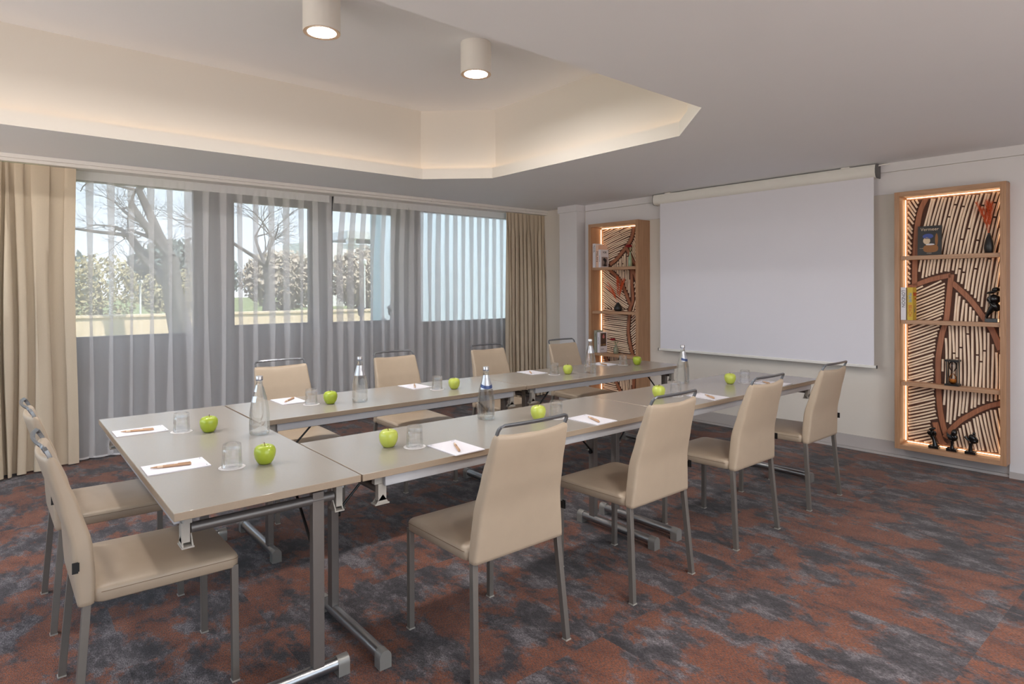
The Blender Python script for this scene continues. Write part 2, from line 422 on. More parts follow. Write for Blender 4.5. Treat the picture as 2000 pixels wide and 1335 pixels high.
# column in the far corner
bm = BM(); box(bm, 5.515, 5.75, 5.375, 5.68, 0, 1.12); box(bm, 5.515, 5.75, 5.375, 5.68, 1.125, 2.366); box(bm, 5.519, 5.75, 5.379, 5.676, 1.12, 1.125)
box(bm, 5.500, 5.75, 5.372, 5.70, 2.37, HC); box(bm, 5.520, 5.75, 5.38, 5.676, 2.366, 2.37); struct('wall_column', bm, M_WALL)
bm = BM(); box(bm, 5.505, 5.75, 5.365, 5.69, 0, .12); struct('baseboard_column', bm, M_BASE)

# window wall
OPEN = [(-.40, 1.482, .973, 2.385), (1.797, 2.62, 1.028, 2.314), (2.828, 3.645, 1.022, 2.312), (3.955, 5.50, .985, 2.385)]
bm = BM(); T = .16; xs = X0
for (a, b, z0, z1) in OPEN:
    box(bm, xs, a, Y1, Y1 + T, 0, HC); box(bm, a, b, Y1, Y1 + T, 0, z0); box(bm, a, b, Y1, Y1 + T, z1, HC); xs = b
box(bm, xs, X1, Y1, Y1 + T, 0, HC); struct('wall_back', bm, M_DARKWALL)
for i, (a, b, z0, z1) in enumerate(OPEN):
    r = empty('window_%d' % (i + 1), (0, 0, 0)); r['kind'] = 'structure'
    bm = BM(); f = .028
    for q in ((a, a + f, z0, z1), (b - f, b, z0, z1), (a + f, b - f, z0, z0 + f), (a + f, b - f, z1 - f, z1)): box(bm, q[0], q[1], Y1 + .03, Y1 + .09, q[2], q[3])
    sub('window_frame', bm, M_FRAME, r)
    bm = BM(); box(bm, a + f, b - f, Y1 + .055, Y1 + .061, z0 + f, z1 - f); sub('window_glass', bm, M_PANE, r)
# left and near walls, behind and beside the camera; the near one's wide opening is added to let fill light in
bm = BM(); box(bm, X0 - .1, X0, Y0, 1.0, 0, HC); box(bm, X0 - .1, X0, 6.1, Y1 + T, 0, HC); box(bm, X0 - .1, X0, 1.0, 6.1, 0, 1.0); box(bm, X0 - .1, X0, 1.0, 6.1, 2.38, HC); struct('wall_left', bm, M_WALL)
bm = BM(); box(bm, X0, -.6, Y0 - .1, Y0, 0, HC); box(bm, 3.2, X1 + .3, Y0 - .1, Y0, 0, HC); box(bm, -.6, 3.2, Y0 - .1, Y0, 2.38, HC); struct('wall_front', bm, M_WALL)

# ------------------------------------------------------------------ ceiling cylinder lamps
LP = [(2.563, 3.465), (1.457, 3.47), (.35, 3.48), (-.75, 3.485)]
LL = ['white cylinder ceiling lamp nearest the screen wall', 'white cylinder ceiling lamp second from the screen wall', 'white cylinder ceiling lamp third from the screen wall', 'white cylinder ceiling lamp farthest from the screen wall']
lamp = empty('ceiling_lamp', (0, 0, 0), 0, LL[0], 'lamp', 'cylinder lamps under the ceiling recess')
bm = BM(); lathe(bm, [(.104, 0), (.106, .002), (.106, .212), (.104, .214), (.0, .214)], 48, cap=False); lathe(bm, [(.104, 0), (.098, .0), (.098, .02)], 48, cap=False); sub('housing', bm, M_WHITE, lamp, smooth=True)
bm = BM(); lathe(bm, [(.1035, .001), (.1035, -.003), (.081, -.001), (.079, .006)], 48, cap=False); sub('trim_ring', bm, M_TRIM, lamp, smooth=True)
bm = BM(); lathe(bm, [(.0, .003), (.080, .003), (.080, .006), (.0, .006)], 40, cap=False); sub('diffuser', bm, M_LAMP, lamp)
for i, (x, y) in enumerate(LP): place(lamp, i, (x, y, HT - .2145), 0, LL[i])
# unseen fill lights added over the near part to light the chair backs
fl = empty('fill_downlight', (0, 0, 0), 0, 'x', 'lamp', 'added fill lights over the near part of the room')
bm = BM(); lathe(bm, [(.10, 0), (.10, -.006), (.082, -.006), (.082, 0)], 36, cap=False); sub('trim_ring', bm, M_WHITE, fl, smooth=True)
bm = BM(); lathe(bm, [(.0, -.002), (.082, -.002), (.082, -.0015), (.0, -.0015)], 32, cap=False); sub('diffuser', bm, M_FILL, fl)
FLP = [(1.85, .45), (2.75, .20), (3.1, -.9), (.8, -.6)]
for i, (x, y) in enumerate(FLP): place(fl, i, (x, y, HC - .0005), 0, 'added round fill light in the near ceiling, %s' % ['closest to the table row', 'second toward the screen wall', 'closest to the near wall', 'farthest left'][i])

# ------------------------------------------------------------------ curtain rail, drapes, sheers
r = empty('curtain_rail', (0, 0, 0), 0, 'long white two-step curtain rail along the top of the window wall', 'curtain rail')
bm = BM(); box(bm, X0 + .02, 5.78, 6.035, 6.25, 2.418, HC - .001); box(bm, X0 + .02, 5.78, 6.05, 6.24, 2.392, 2.418); sub('track', bm, M_WHITE, r, bevel=.003)
for x in (1.58, 3.85, 5.28): bm = BM(); box(bm, x - .022, x + .022, 6.031, 6.25, 2.414, HC - .0012); sub('joint_cover', bm, M_WHITE, r)

def drape(name, x0, x1, nf, amp, ztop, zbot, seed, lean=None, label='', gather=.12, ybase=6.10, over=.55, wds=None):
    rnd = random.Random(seed); N = nf * 14
    ph = [rnd.uniform(-.5, .5) for _ in range(nf + 1)]; am = [rnd.uniform(.55, 1.25) for _ in range(nf + 1)]; wd = [rnd.uniform(.6, 1.5) for _ in range(nf)]
    wd = wds or wd; am = [a * min(1, .35 + .5 / max(wd[min(i, nf - 1)], wd[max(i - 1, 0)])) for i, a in enumerate(am)] if wds else am; S = sum(wd); wd = [q / S for q in wd]; bm = BM(); rows = []
    acc = [0]
    for q in wd: acc.append(acc[-1] + q)
    NZ = 26
    for j in range(NZ + 1):
        tz = j / NZ; z = ztop + (zbot - ztop) * tz; row = []
        A = amp * (.35 + .75 * min(1, tz * 2.2) ** .8)
        for i in range(N + 1):
            k = min(nf - 1, i // 14); u = (i - 14 * k) / 14
            s = acc[k] + wd[k] * u; a = am[k] * (1 - u) + am[k + 1] * u
            th = 2 * pi * u + .25 * sin(3 * tz + ph[k] * 5) * sin(pi * u)
            x = x0 + (x1 - x0) * (s + over * wd[k] * .30 * sin(2 * th)) + .012 * sin(5 * tz + ph[k] * 6)
            y = ybase - A * a * cos(th) + (.018 * sin(4 * tz + ph[k] * 9) if tz > .1 else 0)
            if lean: y -= lean(s) * tz ** 1.5
            # pinch at the heading
            pin = gather * (1 - min(1, tz * 7)); y += (ybase - y) * min(.8, pin * 5)
            row.append(bm.verts.new((x, y, z)))
        rows.append(row)
    for a, b in zip(rows, rows[1:]):
        for i in range(N): bm.faces.new((a[i], a[i + 1], b[i + 1], b[i]))
    return tag(link(name, bm, M_DRAPE, smooth=True, auto=80), label, 'curtain')
drape('drape', -.62, .495, 11, .062, 2.388, .012, 3, lambda s: .26 * (1 - s) ** .7 - .02, 'heavy beige drape gathered at the left end of the window', ybase=6.10, wds=[1, 1.2, .8, 1, .7, .9, 1.1, .6, .8, 1.2, 2.6])
drape('drape', 4.985, 5.77, 12, .036, 2.388, .012, 11, lambda s: .02, 'heavy beige drape gathered beside the grey column', ybase=6.10, over=.8)

def sheer(x0, x1, pitch, seed, label, YB):
    rnd = random.Random(seed); n = int(round((x1 - x0) / pitch)); pitch = (x1 - x0) / n; NZ = 22
    B = [(rnd.uniform(.046, .062), rnd.uniform(.016, .07), rnd.uniform(.010, .075), rnd.uniform(0, 6.28), rnd.uniform(.2, 1)) for _ in range(n)]
    bm = BM(); rows = []; ztop, zbot = 2.390, .02
    for j in range(NZ + 1):
        tz = j / NZ; z = ztop + (zbot - ztop) * tz; row = []; A = .012 + .042 * tz
        for k in range(n):
            b0, b1, b2, p, q = B[k]; b = b0 + (b1 - b0) * min(1, tz * 2) if tz < .5 else b1 + (b2 - b1) * (tz - .5) * 2
            xa = x0 + k * pitch - (.05 * min(1, tz * 4) * (1 - k / n) ** 2 if x0 > 2 else 0); sway = .012 * sin(3 * tz + p) * tz
            for u in (0, .3, .6, .85): 
                x = xa + u * (pitch) ; row.append((x + sway, YB + 0.000 - A * sin(pi * u) * q, z))
            row.append((xa + pitch + b * .5 + sway, YB + -0.002 - .3 * A, z)); row.append((xa + pitch + b * .48 + sway, YB + 0.005 - .3 * A, z))
            row.append((xa + pitch - b * .5 + sway, YB + 0.009 - .2 * A, z)); row.append((xa + pitch - b * .5 + sway, YB + 0.015 - .1 * A, z))
        row.append((x1 + .01, YB + .015, z)); rows.append([bm.verts.new(p) for p in row])
    for a, b in zip(rows, rows[1:]):
        for i in range(len(a) - 1): bm.faces.new((a[i], a[i + 1], b[i + 1], b[i]))
    e = empty('sheer_curtain', (0, 0, 0), 0, label, 'curtain', 'sheer curtains before the windows')
    sub('sheer_panel', bm, M_SHEER, e, smooth=True, auto=60)
    # heading tape and hem
    bm = BM(); rows2 = []
    for z in (2.392, 2.318): rows2.append([bm.verts.new((v[0], v[1] - .004, z)) for v in [(x0 + (x1 - x0) * i / 120, YB + -0.010 + .004 * sin(i * 2.1), 0) for i in range(121)]])
    for i in range(120): bm.faces.new((rows2[0][i], rows2[0][i + 1], rows2[1][i + 1], rows2[1][i]))
    sub('heading_tape', bm, M_SHEERW, e, smooth=True)
    bm = BM(); prev = None; pts = []
    for k in range(n):
        b0, b1, b2, p, q = B[k]; xa = x0 + k * pitch; sway = .012 * sin(3 + p)
        for u in (0, .3, .6, .85): pts.append((xa + u * pitch + sway, YB + 0.000 - .054 * sin(pi * u) * q - .001))
    lo = [bm.verts.new((x, y, .014)) for x, y in pts]; hi = [bm.verts.new((x, y, .030)) for x, y in pts]
    for i in range(len(pts) - 1): bm.faces.new((lo[i], lo[i + 1], hi[i + 1], hi[i]))
    sub('hem', bm, M_SHEERW, e, smooth=True)
sheer(.30, 2.680, .150, 5, 'sheer grey-white curtain panel before the two left windows', 6.215)
sheer(2.728, 5.24, .118, 8, 'sheer grey-white curtain panel before the two right windows', 6.215)

# ------------------------------------------------------------------ folding tables
def build_table(L, label):
    Wd = .60; H = .74
    r = empty('folding_table', (0, 0, 0), 0, label, 'table', 'folding seminar tables set in a u')
    bm = BM(); box(bm, -L / 2, L / 2, -Wd / 2, Wd / 2, H - .0255, H); o = sub('tabletop', bm, [M_TABLE, M_TEDGE], r, bevel=.0018)
    for p in o.data.polygons: p.material_index = 0 if p.normal.z > .5 else 1
    for s in (-1, 1):
        bm = BM(); y = s * (Wd / 2 - .03); box(bm, -L / 2 + .10, L / 2 - .10, y - .011, y + .011, H - .066, H - .0255); sub('apron', bm, M_APRON, r, bevel=.002)
    px = L / 2 - .095; py = .175
    for s in (-1, 1):
        bm = BM(); box(bm, s * px - .016, s * px + .016, py - .021, py + .021, .045, H - .055); sub('leg', bm, M_POST, r, bevel=.002)
        bm = BM(); tube(bm, [(s * px, -.265, .042), (s * px, .265, .042)], .0225, 20); ft = sub('foot', bm, M_TUBE, r, smooth=True)
        for e in (-1, 1):
            bm = BM(); ring = [(x, z) for x, z in ([(-.0255, 0), (.0255, 0), (.0255, .04)] + [(.0255 * cos(radians(a)), .042 + .0255 * sin(radians(a))) for a in range(10, 171, 20)] + [(-.0255, .04)])]
            loft(bm, [[(s * px + x * .94, e * .245, z) for x, z in ring], [(s * px + x * .94, e * .288, z) for x, z in ring]]); sub('end_cap', bm, M_CAPG, ft, smooth=True)
        bm = BM(); tube(bm, [(s * px, -.235, H - .084), (s * px, .235, H - .084)], .0165, 18); sub('pivot_tube', bm, M_PIVOT, r, smooth=True)
        bm = BM(); tube(bm, [(s * (px - .018), py, .44), (s * (px - .02), py, .45), (s * (px - .27), py, H - .045)], .0055, 8)
        tube(bm, [(s * (px - .012), py, .44), (s * (px - .030), py, .44)], .011, 12); sub('brace', bm, M_BLACK, r, smooth=True)
        for e in (-1, 1):
            bm = BM(); y = e * .248
            box(bm, s * px - .028, s * px + .028, y - .012 , y + .012, H - .060, H - .0255); box(bm, s * px - .015, s * px + .018, y - .012 + e * .004, y + .012 + e * .004, H - .122, H - .060)
            for q in (-1, 1):
                v = [bm.verts.new(p) for p in ((s * px - .026, y + q * .016, H - .134), (s * px + .028, y + q * .016, H - .134), (s * px + .004, y + q * .016, H - .100), (s * px - .026, y + q * .012, H - .134), (s * px + .028, y + q * .012, H - .134), (s * px + .004, y + q * .012, H - .100))]
                for f in ((0, 1, 2), (5, 4, 3), (0, 3, 4, 1), (1, 4, 5, 2), (2, 5, 3, 0)): bm.faces.new([v[i] for i in f])
            box(bm, s * px - .028, s * px + .03, y - .018, y + .018, H - .137, H - .132); sub('latch', bm, M_PLAST, r)
    return r
tb = build_table(1.812, 'beige folding table nearest the camera in the near row, with two chairs behind')
tb.location = (1.911, 2.348, 0); tb['label'] = 'beige folding table of the near row, abutting the left cross table'
t2 = place(tb, 1, (3.7285, 2.346, 0), 0, 'beige folding table of the near row, the end one by the projection screen')
t3 = place(tb, 1, (1.902, 3.512, 0), pi, 'beige folding table of the window row, abutting the left cross table')
t3.scale.x = .985
t4 = place(tb, 1, (3.706, 3.512, 0), pi, 'beige folding table of the window row, the end one by the left display shelf')
tc_ = build_table(1.762, 'beige folding table set crosswise at the left, joining both rows'); tc_.location = (.7, 2.932, 0); tc_.rotation_euler = (0, 0, -pi / 2)

# ------------------------------------------------------------------ chairs
def build_chair():
    r = empty('conference_chair', (0, 0, 0), 0, 'x', 'chair', 'beige leather conference chairs')
    def sec(z):   # rear and front surface of the backrest at height z
        K = [(.415, .006, .052), (.50, .0, .055), (.60, -.006, .050), (.73, -.034, .016), (.82, -.056, -.016), (.875, -.068, -.036), (.889, -.070, -.044)]
        for a, b in zip(K, K[1:]):
            if z <= b[0] + 1e-9:
                t = max(0, (z - a[0]) / (b[0] - a[0])); t2 = t * t * (3 - 2 * t) * .35 + t * .65
                return a[1] + (b[1] - a[1]) * t2, a[2] + (b[2] - a[2]) * t2
        return K[-1][1:]
    def halfw(z): t = (z - .415) / .474; return .2215 - .043 * t - .006 * sin(pi * t)
    def bow(z): return .020 * max(0, (z - .46) / .43)
    bm = BM(); rings = []; side = []
    zs = [.415, .418, .43] + [.43 + (.872 - .43) * i / 16 for i in range(1, 17)] + [.882, .887, .889]
    for z in zs:
        a, b = sec(z); hw = halfw(z); sh = 0
        if z < .42: sh = .005 if z < .417 else .001
        if z > .88: sh = {.882: .002, .887: .006, .889: .010}[z]
        a += sh; b -= sh; hw -= sh; t = b - a; rad = min(.014, t / 2.01); ring = []
        for x, y in rrect(2 * hw, t, rad, 4):
            c = (a + b) / 2; u = x / hw
            ring.append((x, c + y - bow(z) * (1 - u * u), z - (.010 * (1 - u * u) if z > .8 else 0) * (z - .8) / .09 * (1 if z > .8 else 0)))
        # insert extra columns on long sides
        out = []; M_ = len(ring)
        for i, p in enumerate(ring):
            out.append(p); q = ring[(i + 1) % M_]
            if abs(p[0] - q[0]) > .2:
                for k in range(1, 8):
                    x = p[0] + (q[0] - p[0]) * k / 8; u = x / hw; c0 = p[1] + bow(z) * (1 - (p[0] / hw) ** 2)
                    zz = z - ((.010 * (1 - u * u)) * (z - .8) / .09 if z > .8 else 0)
                    out.append((x, c0 - bow(z) * (1 - u * u), zz))
        rings.append(out)
    loft(bm, rings); back = sub('backrest', bm, M_LEATHER, r, smooth=True, auto=60)
    for s in (-1, 1):
        bm = BM(); pts = []
        for i in range(24):
            z = .425 + (.875 - .425) * i / 23; a, b = sec(z); hw = halfw(z); pts.append((s * (hw - .0065), a + .0045, z))
        tube(bm, pts, .0016, 5); sub('seam', bm, M_SEAM, back, smooth=True)
    # seat
    bm = BM(); rings = []; zt = .463
    for z, ins in ((.416, .010), (.4165, .004), (.421, 0), (.450, -.001), (.458, .002), (.4625, .007), (.4655, .016), (.469, .05), (.472, .10)):
        y0, y1 = .045, .487; w0 = .443 - 2 * ins; d = (y1 - y0) - 2 * ins; pts = rrect(w0, d, max(.006, .034 - ins * .3), 5); ring = []
        for x, y in pts:
            yy = (y0 + y1) / 2 + y; ring.append((x, yy, z - .010 * max(0, (yy - .28) / .2) ** 2))
        rings.append(ring)
    loft(bm, rings); seat = sub('seat', bm, M_LEATHER, r, smooth=True, auto=60)
    bm = BM(); P = rrect(.4445, .4435, .034, 5); pts = [(x, .266 + y, .4495 - .010 * max(0, (.266 + y - .28) / .2) ** 2) for x, y in P if .266 + y > .06]
    k0 = max(range(len(pts)), key=lambda i: (pts[i][0] > 0, -pts[i][1])); pts = sorted(pts, key=lambda p: atan2(p[0], p[1] - .2)); tube(bm, pts, .0013, 5); sub('seam', bm, M_SEAM, seat, smooth=True)
    # legs
    for x, y, xf, yf in ((-.208, .470, -.208, .472), (.208, .470, .208, .472), (-.207, .030, -.228, -.002), (.207, .030, .228, -.002)):
        bm = BM(); a = .0115
        loft(bm, [[(xf - a, yf - a, .004), (xf + a, yf - a, .004), (xf + a, yf + a, .004), (xf - a, yf + a, .004)], [(x - a, y - a, .418), (x + a, y - a, .418), (x + a, y + a, .418), (x - a, y + a, .418)]])
        lg = sub('leg', bm, M_CLEG, r, bevel=.001)
        bm = BM(); box(bm, xf - .0135, xf + .0135, yf - .0135, yf + .0135, 0, .005); sub('glide', bm, M_PLAST, lg)
    # handle: flat bar over the top edge
    bm = BM(); P = []; zc = .868
    for s in (-1, 1):
        q = [(s * .166, -.052, zc), (s * .168, -.060, .893), (s * .167, -.068, .908), (s * .160, -.073, .917), (s * .148, -.077, .9205)]
        mid = [(s * .11, -.084, .9215), (s * .06, -.090, .922)]
        P = (P + q + mid) if s < 0 else P + [(0, -.092, .922)] + (mid[::-1] + q[::-1])
    side = []
    for p in P:
        t = min(1, abs(p[0]) / .166); side.append((0, -.45, .9) if t > .93 else (0, -.40, .92))
    side = [Vector((0, -.92, .35)) if abs(p[0]) > .155 else Vector((0, -.55, .83)) for p in P]
    sweep(bm, P, [(-.0062, -.0045), (.0062, -.0045), (.0062, .0045), (-.0062, .0045)], side); sub('handle', bm, M_CHROME, r, bevel=.0012)
    bm = BM(); box(bm, .2115, .2125, -.002, .012, .528, .556); box(bm, .2115, .2128, -.006, -.002, .528, .556); box(bm, .2165, .2205, -.008, .008, .526, .560); sub('fabric_label', bm, M_TAG, r)
    return r
ch = build_chair()
CHP = [
 (1.522, 1.772, 0.00, 'beige leather chair nearest the camera, first of the near row, back turned to us'),
 (2.400, 1.782, .012, 'beige leather chair second from the left in the near row, back turned to us'),
 (3.275, 1.792, .010, 'beige leather chair third from the left in the near row, back turned to us'),
 (4.168, 1.812, .012, 'beige leather chair farthest right in the near row, by the projection screen wall'),
 (.180, 2.556, -pi / 2 + .01, 'beige leather chair at the left cross table, the one closer to the camera'),
 (.170, 3.372, -pi / 2 + .02, 'beige leather chair at the left cross table, the one closer to the window'),
 (1.500, 4.235, pi, 'beige leather chair by the sheer curtain, first from the left behind the window row'),
 (2.378, 4.235, pi, 'beige leather chair by the sheer curtain, second from the left behind the window row'),
 (3.290, 4.235, pi, 'beige leather chair by the sheer curtain, third from the left behind the window row'),
 (4.180, 4.215, pi, 'beige leather chair before the beige drape, last of the window row near the column')]
for i, (x, y, a, l) in enumerate(CHP): place(ch, i, (x, y, 0), a, l)

# ------------------------------------------------------------------ things on the tables
TZ = .7402
def build_bottle(kind):
    r = empty('water_bottle', (0, 0, 0), 0, 'x', 'bottle', 'glass bottles of water on the tables')
    bm = BM(); lathe(bm, [(.0, .004), (.034, .002), (.040, .0), (.0435, .004), (.0445, .012), (.0445, .060), (.0438, .095), (.041, .120), (.036, .145), (.030, .170), (.0235, .195), (.0175, .218), (.0145, .232), (.0138, .244), (.0150, .246), (.0150, .249), (.0, .249)], 40, cap=False)
    sub('glass_body', bm, M_GLASS, r, smooth=True, auto=60)
    bm = BM(); lathe(bm, [(.0, .2492), (.0158, .2492), (.0164, .251), (.0158, .254), (.0158, .2645), (.0148, .2665), (.0, .2665)], 30, cap=False); sub('cap', bm, M_CAPW if kind == 2 else M_CAP, r, smooth=True, auto=30)
    prof = [(.060, .0438), (.095, .0438), (.120, .041), (.145, .036), (.170, .030), (.195, .0235), (.218, .0175), (.232, .0145)]
    def rad(z):
        for a, b in zip(prof, prof[1:]):
            if z <= b[0]: return a[1] + (b[1] - a[1]) * (z - a[0]) / (b[0] - a[0])
        return .0145
    def band(name, z0f, z1f, a0, a1, m, off=.0008):
        bm = BM(); N_ = 28; g = []
        for k in range(N_ + 1):
            a = a0 + (a1 - a0) * k / N_; col = []
            for j in range(7):
                z = z0f(a) + (z1f(a) - z0f(a)) * j / 6; q = rad(z) + off; col.append(bm.verts.new((q * cos(a), q * sin(a), z)))
            g.append(col)
        for k in range(N_):
            for j in range(6): bm.faces.new((g[k][j], g[k + 1][j], g[k + 1][j + 1], g[k][j + 1]))
        sub(name, bm, m, r, smooth=True)
    if kind == 0:      # silver back labels seen through the glass
        band('neck_label', lambda a: .196, lambda a: .226, radians(60), radians(170), M_LABS)
        band('shoulder_label', lambda a: .150, lambda a: .176, radians(95), radians(175), M_LABS)
        band('front_label', lambda a: .152, lambda a: .215, radians(-60), radians(-10), M_LABS)
    elif kind == 1:    # silver label crossed by a blue ribbon
        band('neck_label', lambda a: .150 + .006 * cos(a - 4), lambda a: .222 + .004 * cos(a - 4), radians(160), radians(330), M_LABS)
        band('blue_ribbon', lambda a: .168 + .012 * sin(a + .6), lambda a: .184 + .012 * sin(a + .6), radians(155), radians(335), M_LABB, .0014)
    else:
        band('neck_label', lambda a: .158, lambda a: .216, radians(150), radians(300), M_LABS)
    bm = BM(); lathe(bm, [(.0155, .2478), (.0162, .2492), (.0162, .2505), (.0155, .251)], 28, cap=False); sub('cap_ring', bm, M_LABB, r, smooth=True)
    return r
BP = [(.930, 2.945, 0, 0.3, 'clear glass water bottle on the left cross table, with silver back labels'),
      (1.655, 3.405, 3, -.4, 'clear glass water bottle on the window row, closest to the left cross table'),
      (1.928, 2.53, 1, -.3, 'clear glass water bottle with blue ribbon label, in the middle of the near row'),
      (3.62, 3.385, 2, .2, 'clear glass water bottle with a white cap before the left display shelf'),
      (3.712, 2.585, 1, .1, 'clear glass water bottle with a blue ribbon label, farther one of the near row')]
for x, y, k, rz, l in BP:
    o = build_bottle(0 if k == 0 else (1 if k == 1 else 2 if k == 2 else 3)); o.location = (x, y, TZ); o.rotation_euler = (0, 0, rz + .6); o['label'] = l
    if k == 2: pass

def build_tumbler():
    bm = BM(); lathe(bm, [(.0, .0885), (.030, .0885), (.0325, .086), (.0335, .074), (.0350, .040), (.0368, .0018), (.0360, .0008), (.0350, .0016), (.0335, .040), (.0322, .066), (.0300, .0695), (.0, .0700)], 40, cap=False)
    return tag(link('upturned_tumbler', bm, M_TGLASS, smooth=True, auto=50), 'x', 'glass', 'upturned tumblers on paper coasters')
tum = build_tumbler()
def build_coaster():
    r = empty('paper_coaster', (0, 0, 0), 0, 'x', 'coaster', 'round paper coasters under the tumblers')
    bm = BM(); lathe(bm, [(.0, 0), (.0465, 0), (.0468, .0006), (.0465, .0012), (.0, .0012)], 44, cap=False); sub('disc', bm, M_COAST, r)
    bm = BM()
    for dx, dy, sx, sy in ((-.014, .003, .003, .006), (-.009, .003, .004, .008), (-.003, .002, .004, .005), (.003, .003, .005, .008), (.009, .002, .003, .006), (.013, .004, .002, .008)): obox(bm, (dx, dy, .0014), (sx, sy, .0003))
    sub('printed_mark', bm, M_INK, r); return r
cst = build_coaster()
CP = [(.664, 3.228, 'on the left cross table, far place'), (.674, 2.453, 'on the left cross table, near place'),
      (1.402, 3.512, 'first from the left on the window row'), (2.25, 3.487, 'second from the left on the window row'), (3.336, 3.499, 'third from the left on the window row'), (4.21, 3.545, 'last on the window row'),
      (1.352, 2.271, 'first from the left on the near row'), (2.21, 2.306, 'second from the left on the near row'), (3.228, 2.299, 'third from the left on the near row'), (4.055, 2.309, 'last on the near row')]
for i, (x, y, l) in enumerate(CP):
    place(tum, i, (x, y, TZ + .0014), i * .7, 'upturned clear tumbler ' + l)
    place(cst, i, (x, y, TZ), [-.3, -.3][i] if i < 2 else random.uniform(-.4, .4), 'white round paper coaster ' + l)

def build_apple(m, seed):
    rnd = random.Random(seed); r = empty('green_apple', (0, 0, 0), 0, 'x', 'apple', 'green apples on the tables')
    prof = [(.0, .006), (.008, .0055), (.013, .002), (.018, .0), (.0235, .003), (.030, .012), (.0355, .024), (.0385, .036), (.0395, .046), (.038, .056), (.034, .064), (.028, .0695), (.021, .072), (.014, .0705), (.008, .066), (.003, .061), (.0, .0595)]
    bm = BM(); n = 40; p1 = rnd.uniform(0, 6)
    rings = []
    for q, z in prof:
        rings.append([((q * (1 + .02 * cos(5 * a + p1) * (1 if z < .03 or z > .06 else .4) + .012 * cos(2 * a + p1))) * cos(a), (q * (1 + .02 * cos(5 * a + p1) * .6)) * sin(a), z) for a in [2 * pi * i / n for i in range(n)]])
    loft(bm, rings, cap=False); bmesh.ops.remove_doubles(bm, verts=bm.verts[:], dist=1e-5); sub('apple_flesh', bm, m, r, smooth=True, auto=180)
    bm = BM(); tube(bm, [(0, 0, .060), (.001, .0, .070), (.004 * rnd.uniform(-1, 1), .002, .081)], [.0011, .0011, .0018], 7); sub('stem', bm, M_STEM, r, smooth=True)
    return r
AP = [(.761, 3.138, 0, 'on the left cross table, far place', 1.0), (.784, 2.422, 0, 'on the left cross table, near place', 1.0),
      (1.493, 3.454, 0, 'first from the left on the window row', 1.), (2.348, 3.431, 1, 'second from the left on the window row', .98), (3.436, 3.451, 1, 'third from the left on the window row', .98), (4.315, 3.475, 0, 'last on the window row', 1.),
      (1.268, 2.343, 1, 'first from the left on the near row', 1.), (2.115, 2.337, 1, 'second from the left on the near row', .99), (3.104, 2.335, 1, 'third from the left on the near row', 1.), (3.933, 2.351, 1, 'last on the near row', .99)]
for i, (x, y, k, l, s) in enumerate(AP):
    o = build_apple(M_APPLE2 if k else M_APPLE, i); o.location = (x, y, TZ); o.rotation_euler = (0, 0, i * 1.3); o.scale = (s, s, s); o['label'] = 'green apple ' + l

def build_pad():
    r = empty('notepad', (0, 0, 0), 0, 'x', 'notepad', 'white notepads on the tables')
    bm = BM(); box(bm, -.074, .074, -.105, .105, 0, .0035); sub('paper_sheets', bm, M_PAPER, r)
    bm = BM(); 
    for dx, s in ((-.010, .004), (-.005, .003), (0, .005), (.006, .003)): obox(bm, (.055 + dx * .8, .094, .0037), (s, .0022, .0003))
    obox(bm, (-.060, .094, .0037), (.009, .003, .0003)); sub('printed_mark', bm, M_INK, r); return r
pad = build_pad()
PD = [(.517, 3.360, -pi / 2, 'on the left cross table, far place', (.503, 3.345, -16)), (.515, 2.596, -pi / 2 - .01, 'on the left cross table, near place', (.498, 2.590, -12)),
      (1.339, 3.698, pi, 'first from the left on the window row', (1.339, 3.691, 47)), (2.198, 3.684, pi + .02, 'second from the left on the window row', (2.182, 3.66, 62)), (3.277, 3.694, pi - .04, 'third from the left on the window row', (3.243, 3.675, -125)), (4.122, 3.69, pi + .1, 'last on the window row', (4.07, 3.65, -112)),
      (1.472, 2.143, 0.02, 'first from the left on the near row', (1.467, 2.127, -115)), (2.314, 2.154, 0.03, 'second from the left on the near row', (2.305, 2.134, -113)), (3.351, 2.157, -.03, 'third from the left on the near row', (3.329, 2.128, -124)), (4.162, 2.163, .06, 'last on the near row', (4.118, 2.185, -130))]
def build_pen():
    r = empty('ballpoint_pen', (0, 0, 0), 0, 'x', 'pen', 'kraft brown pens on the notepads'); z = .0056
    bm = BM(); tube(bm, [(-.068, 0, z), (-.066, 0, z), (-.046, 0, z)], [.0012, .0016, .0046], 12); tube(bm, [(-.028, 0, z), (.060, 0, z), (.066, 0, z)], [.0052, .0052, .004], 14); sub('barrel', bm, M_PEN, r, smooth=True)
    bm = BM(); tube(bm, [(-.046, 0, z), (-.028, 0, z)], .0050, 14); sub('grip', bm, M_PENL, r, smooth=True)
    bm = BM(); obox(bm, (.040, 0, z + .0062), (.038, .0032, .0015)); obox(bm, (.060, 0, z + .0052), (.007, .0034, .004)); sub('clip', bm, M_PEN, r)
    bm = BM(); obox(bm, (-.004, 0, z + .0052), (.026, .002, .0004)); sub('printed_mark', bm, M_INK, r); return r
pen = build_pen()
for i, (x, y, a, l, (qx, qy, qa)) in enumerate(PD):
    place(pad, i, (x, y, TZ), a, 'white notepad ' + l)
    place(pen, i, (qx, qy, TZ + .0036), radians(qa), 'brown pen on the notepad ' + l)

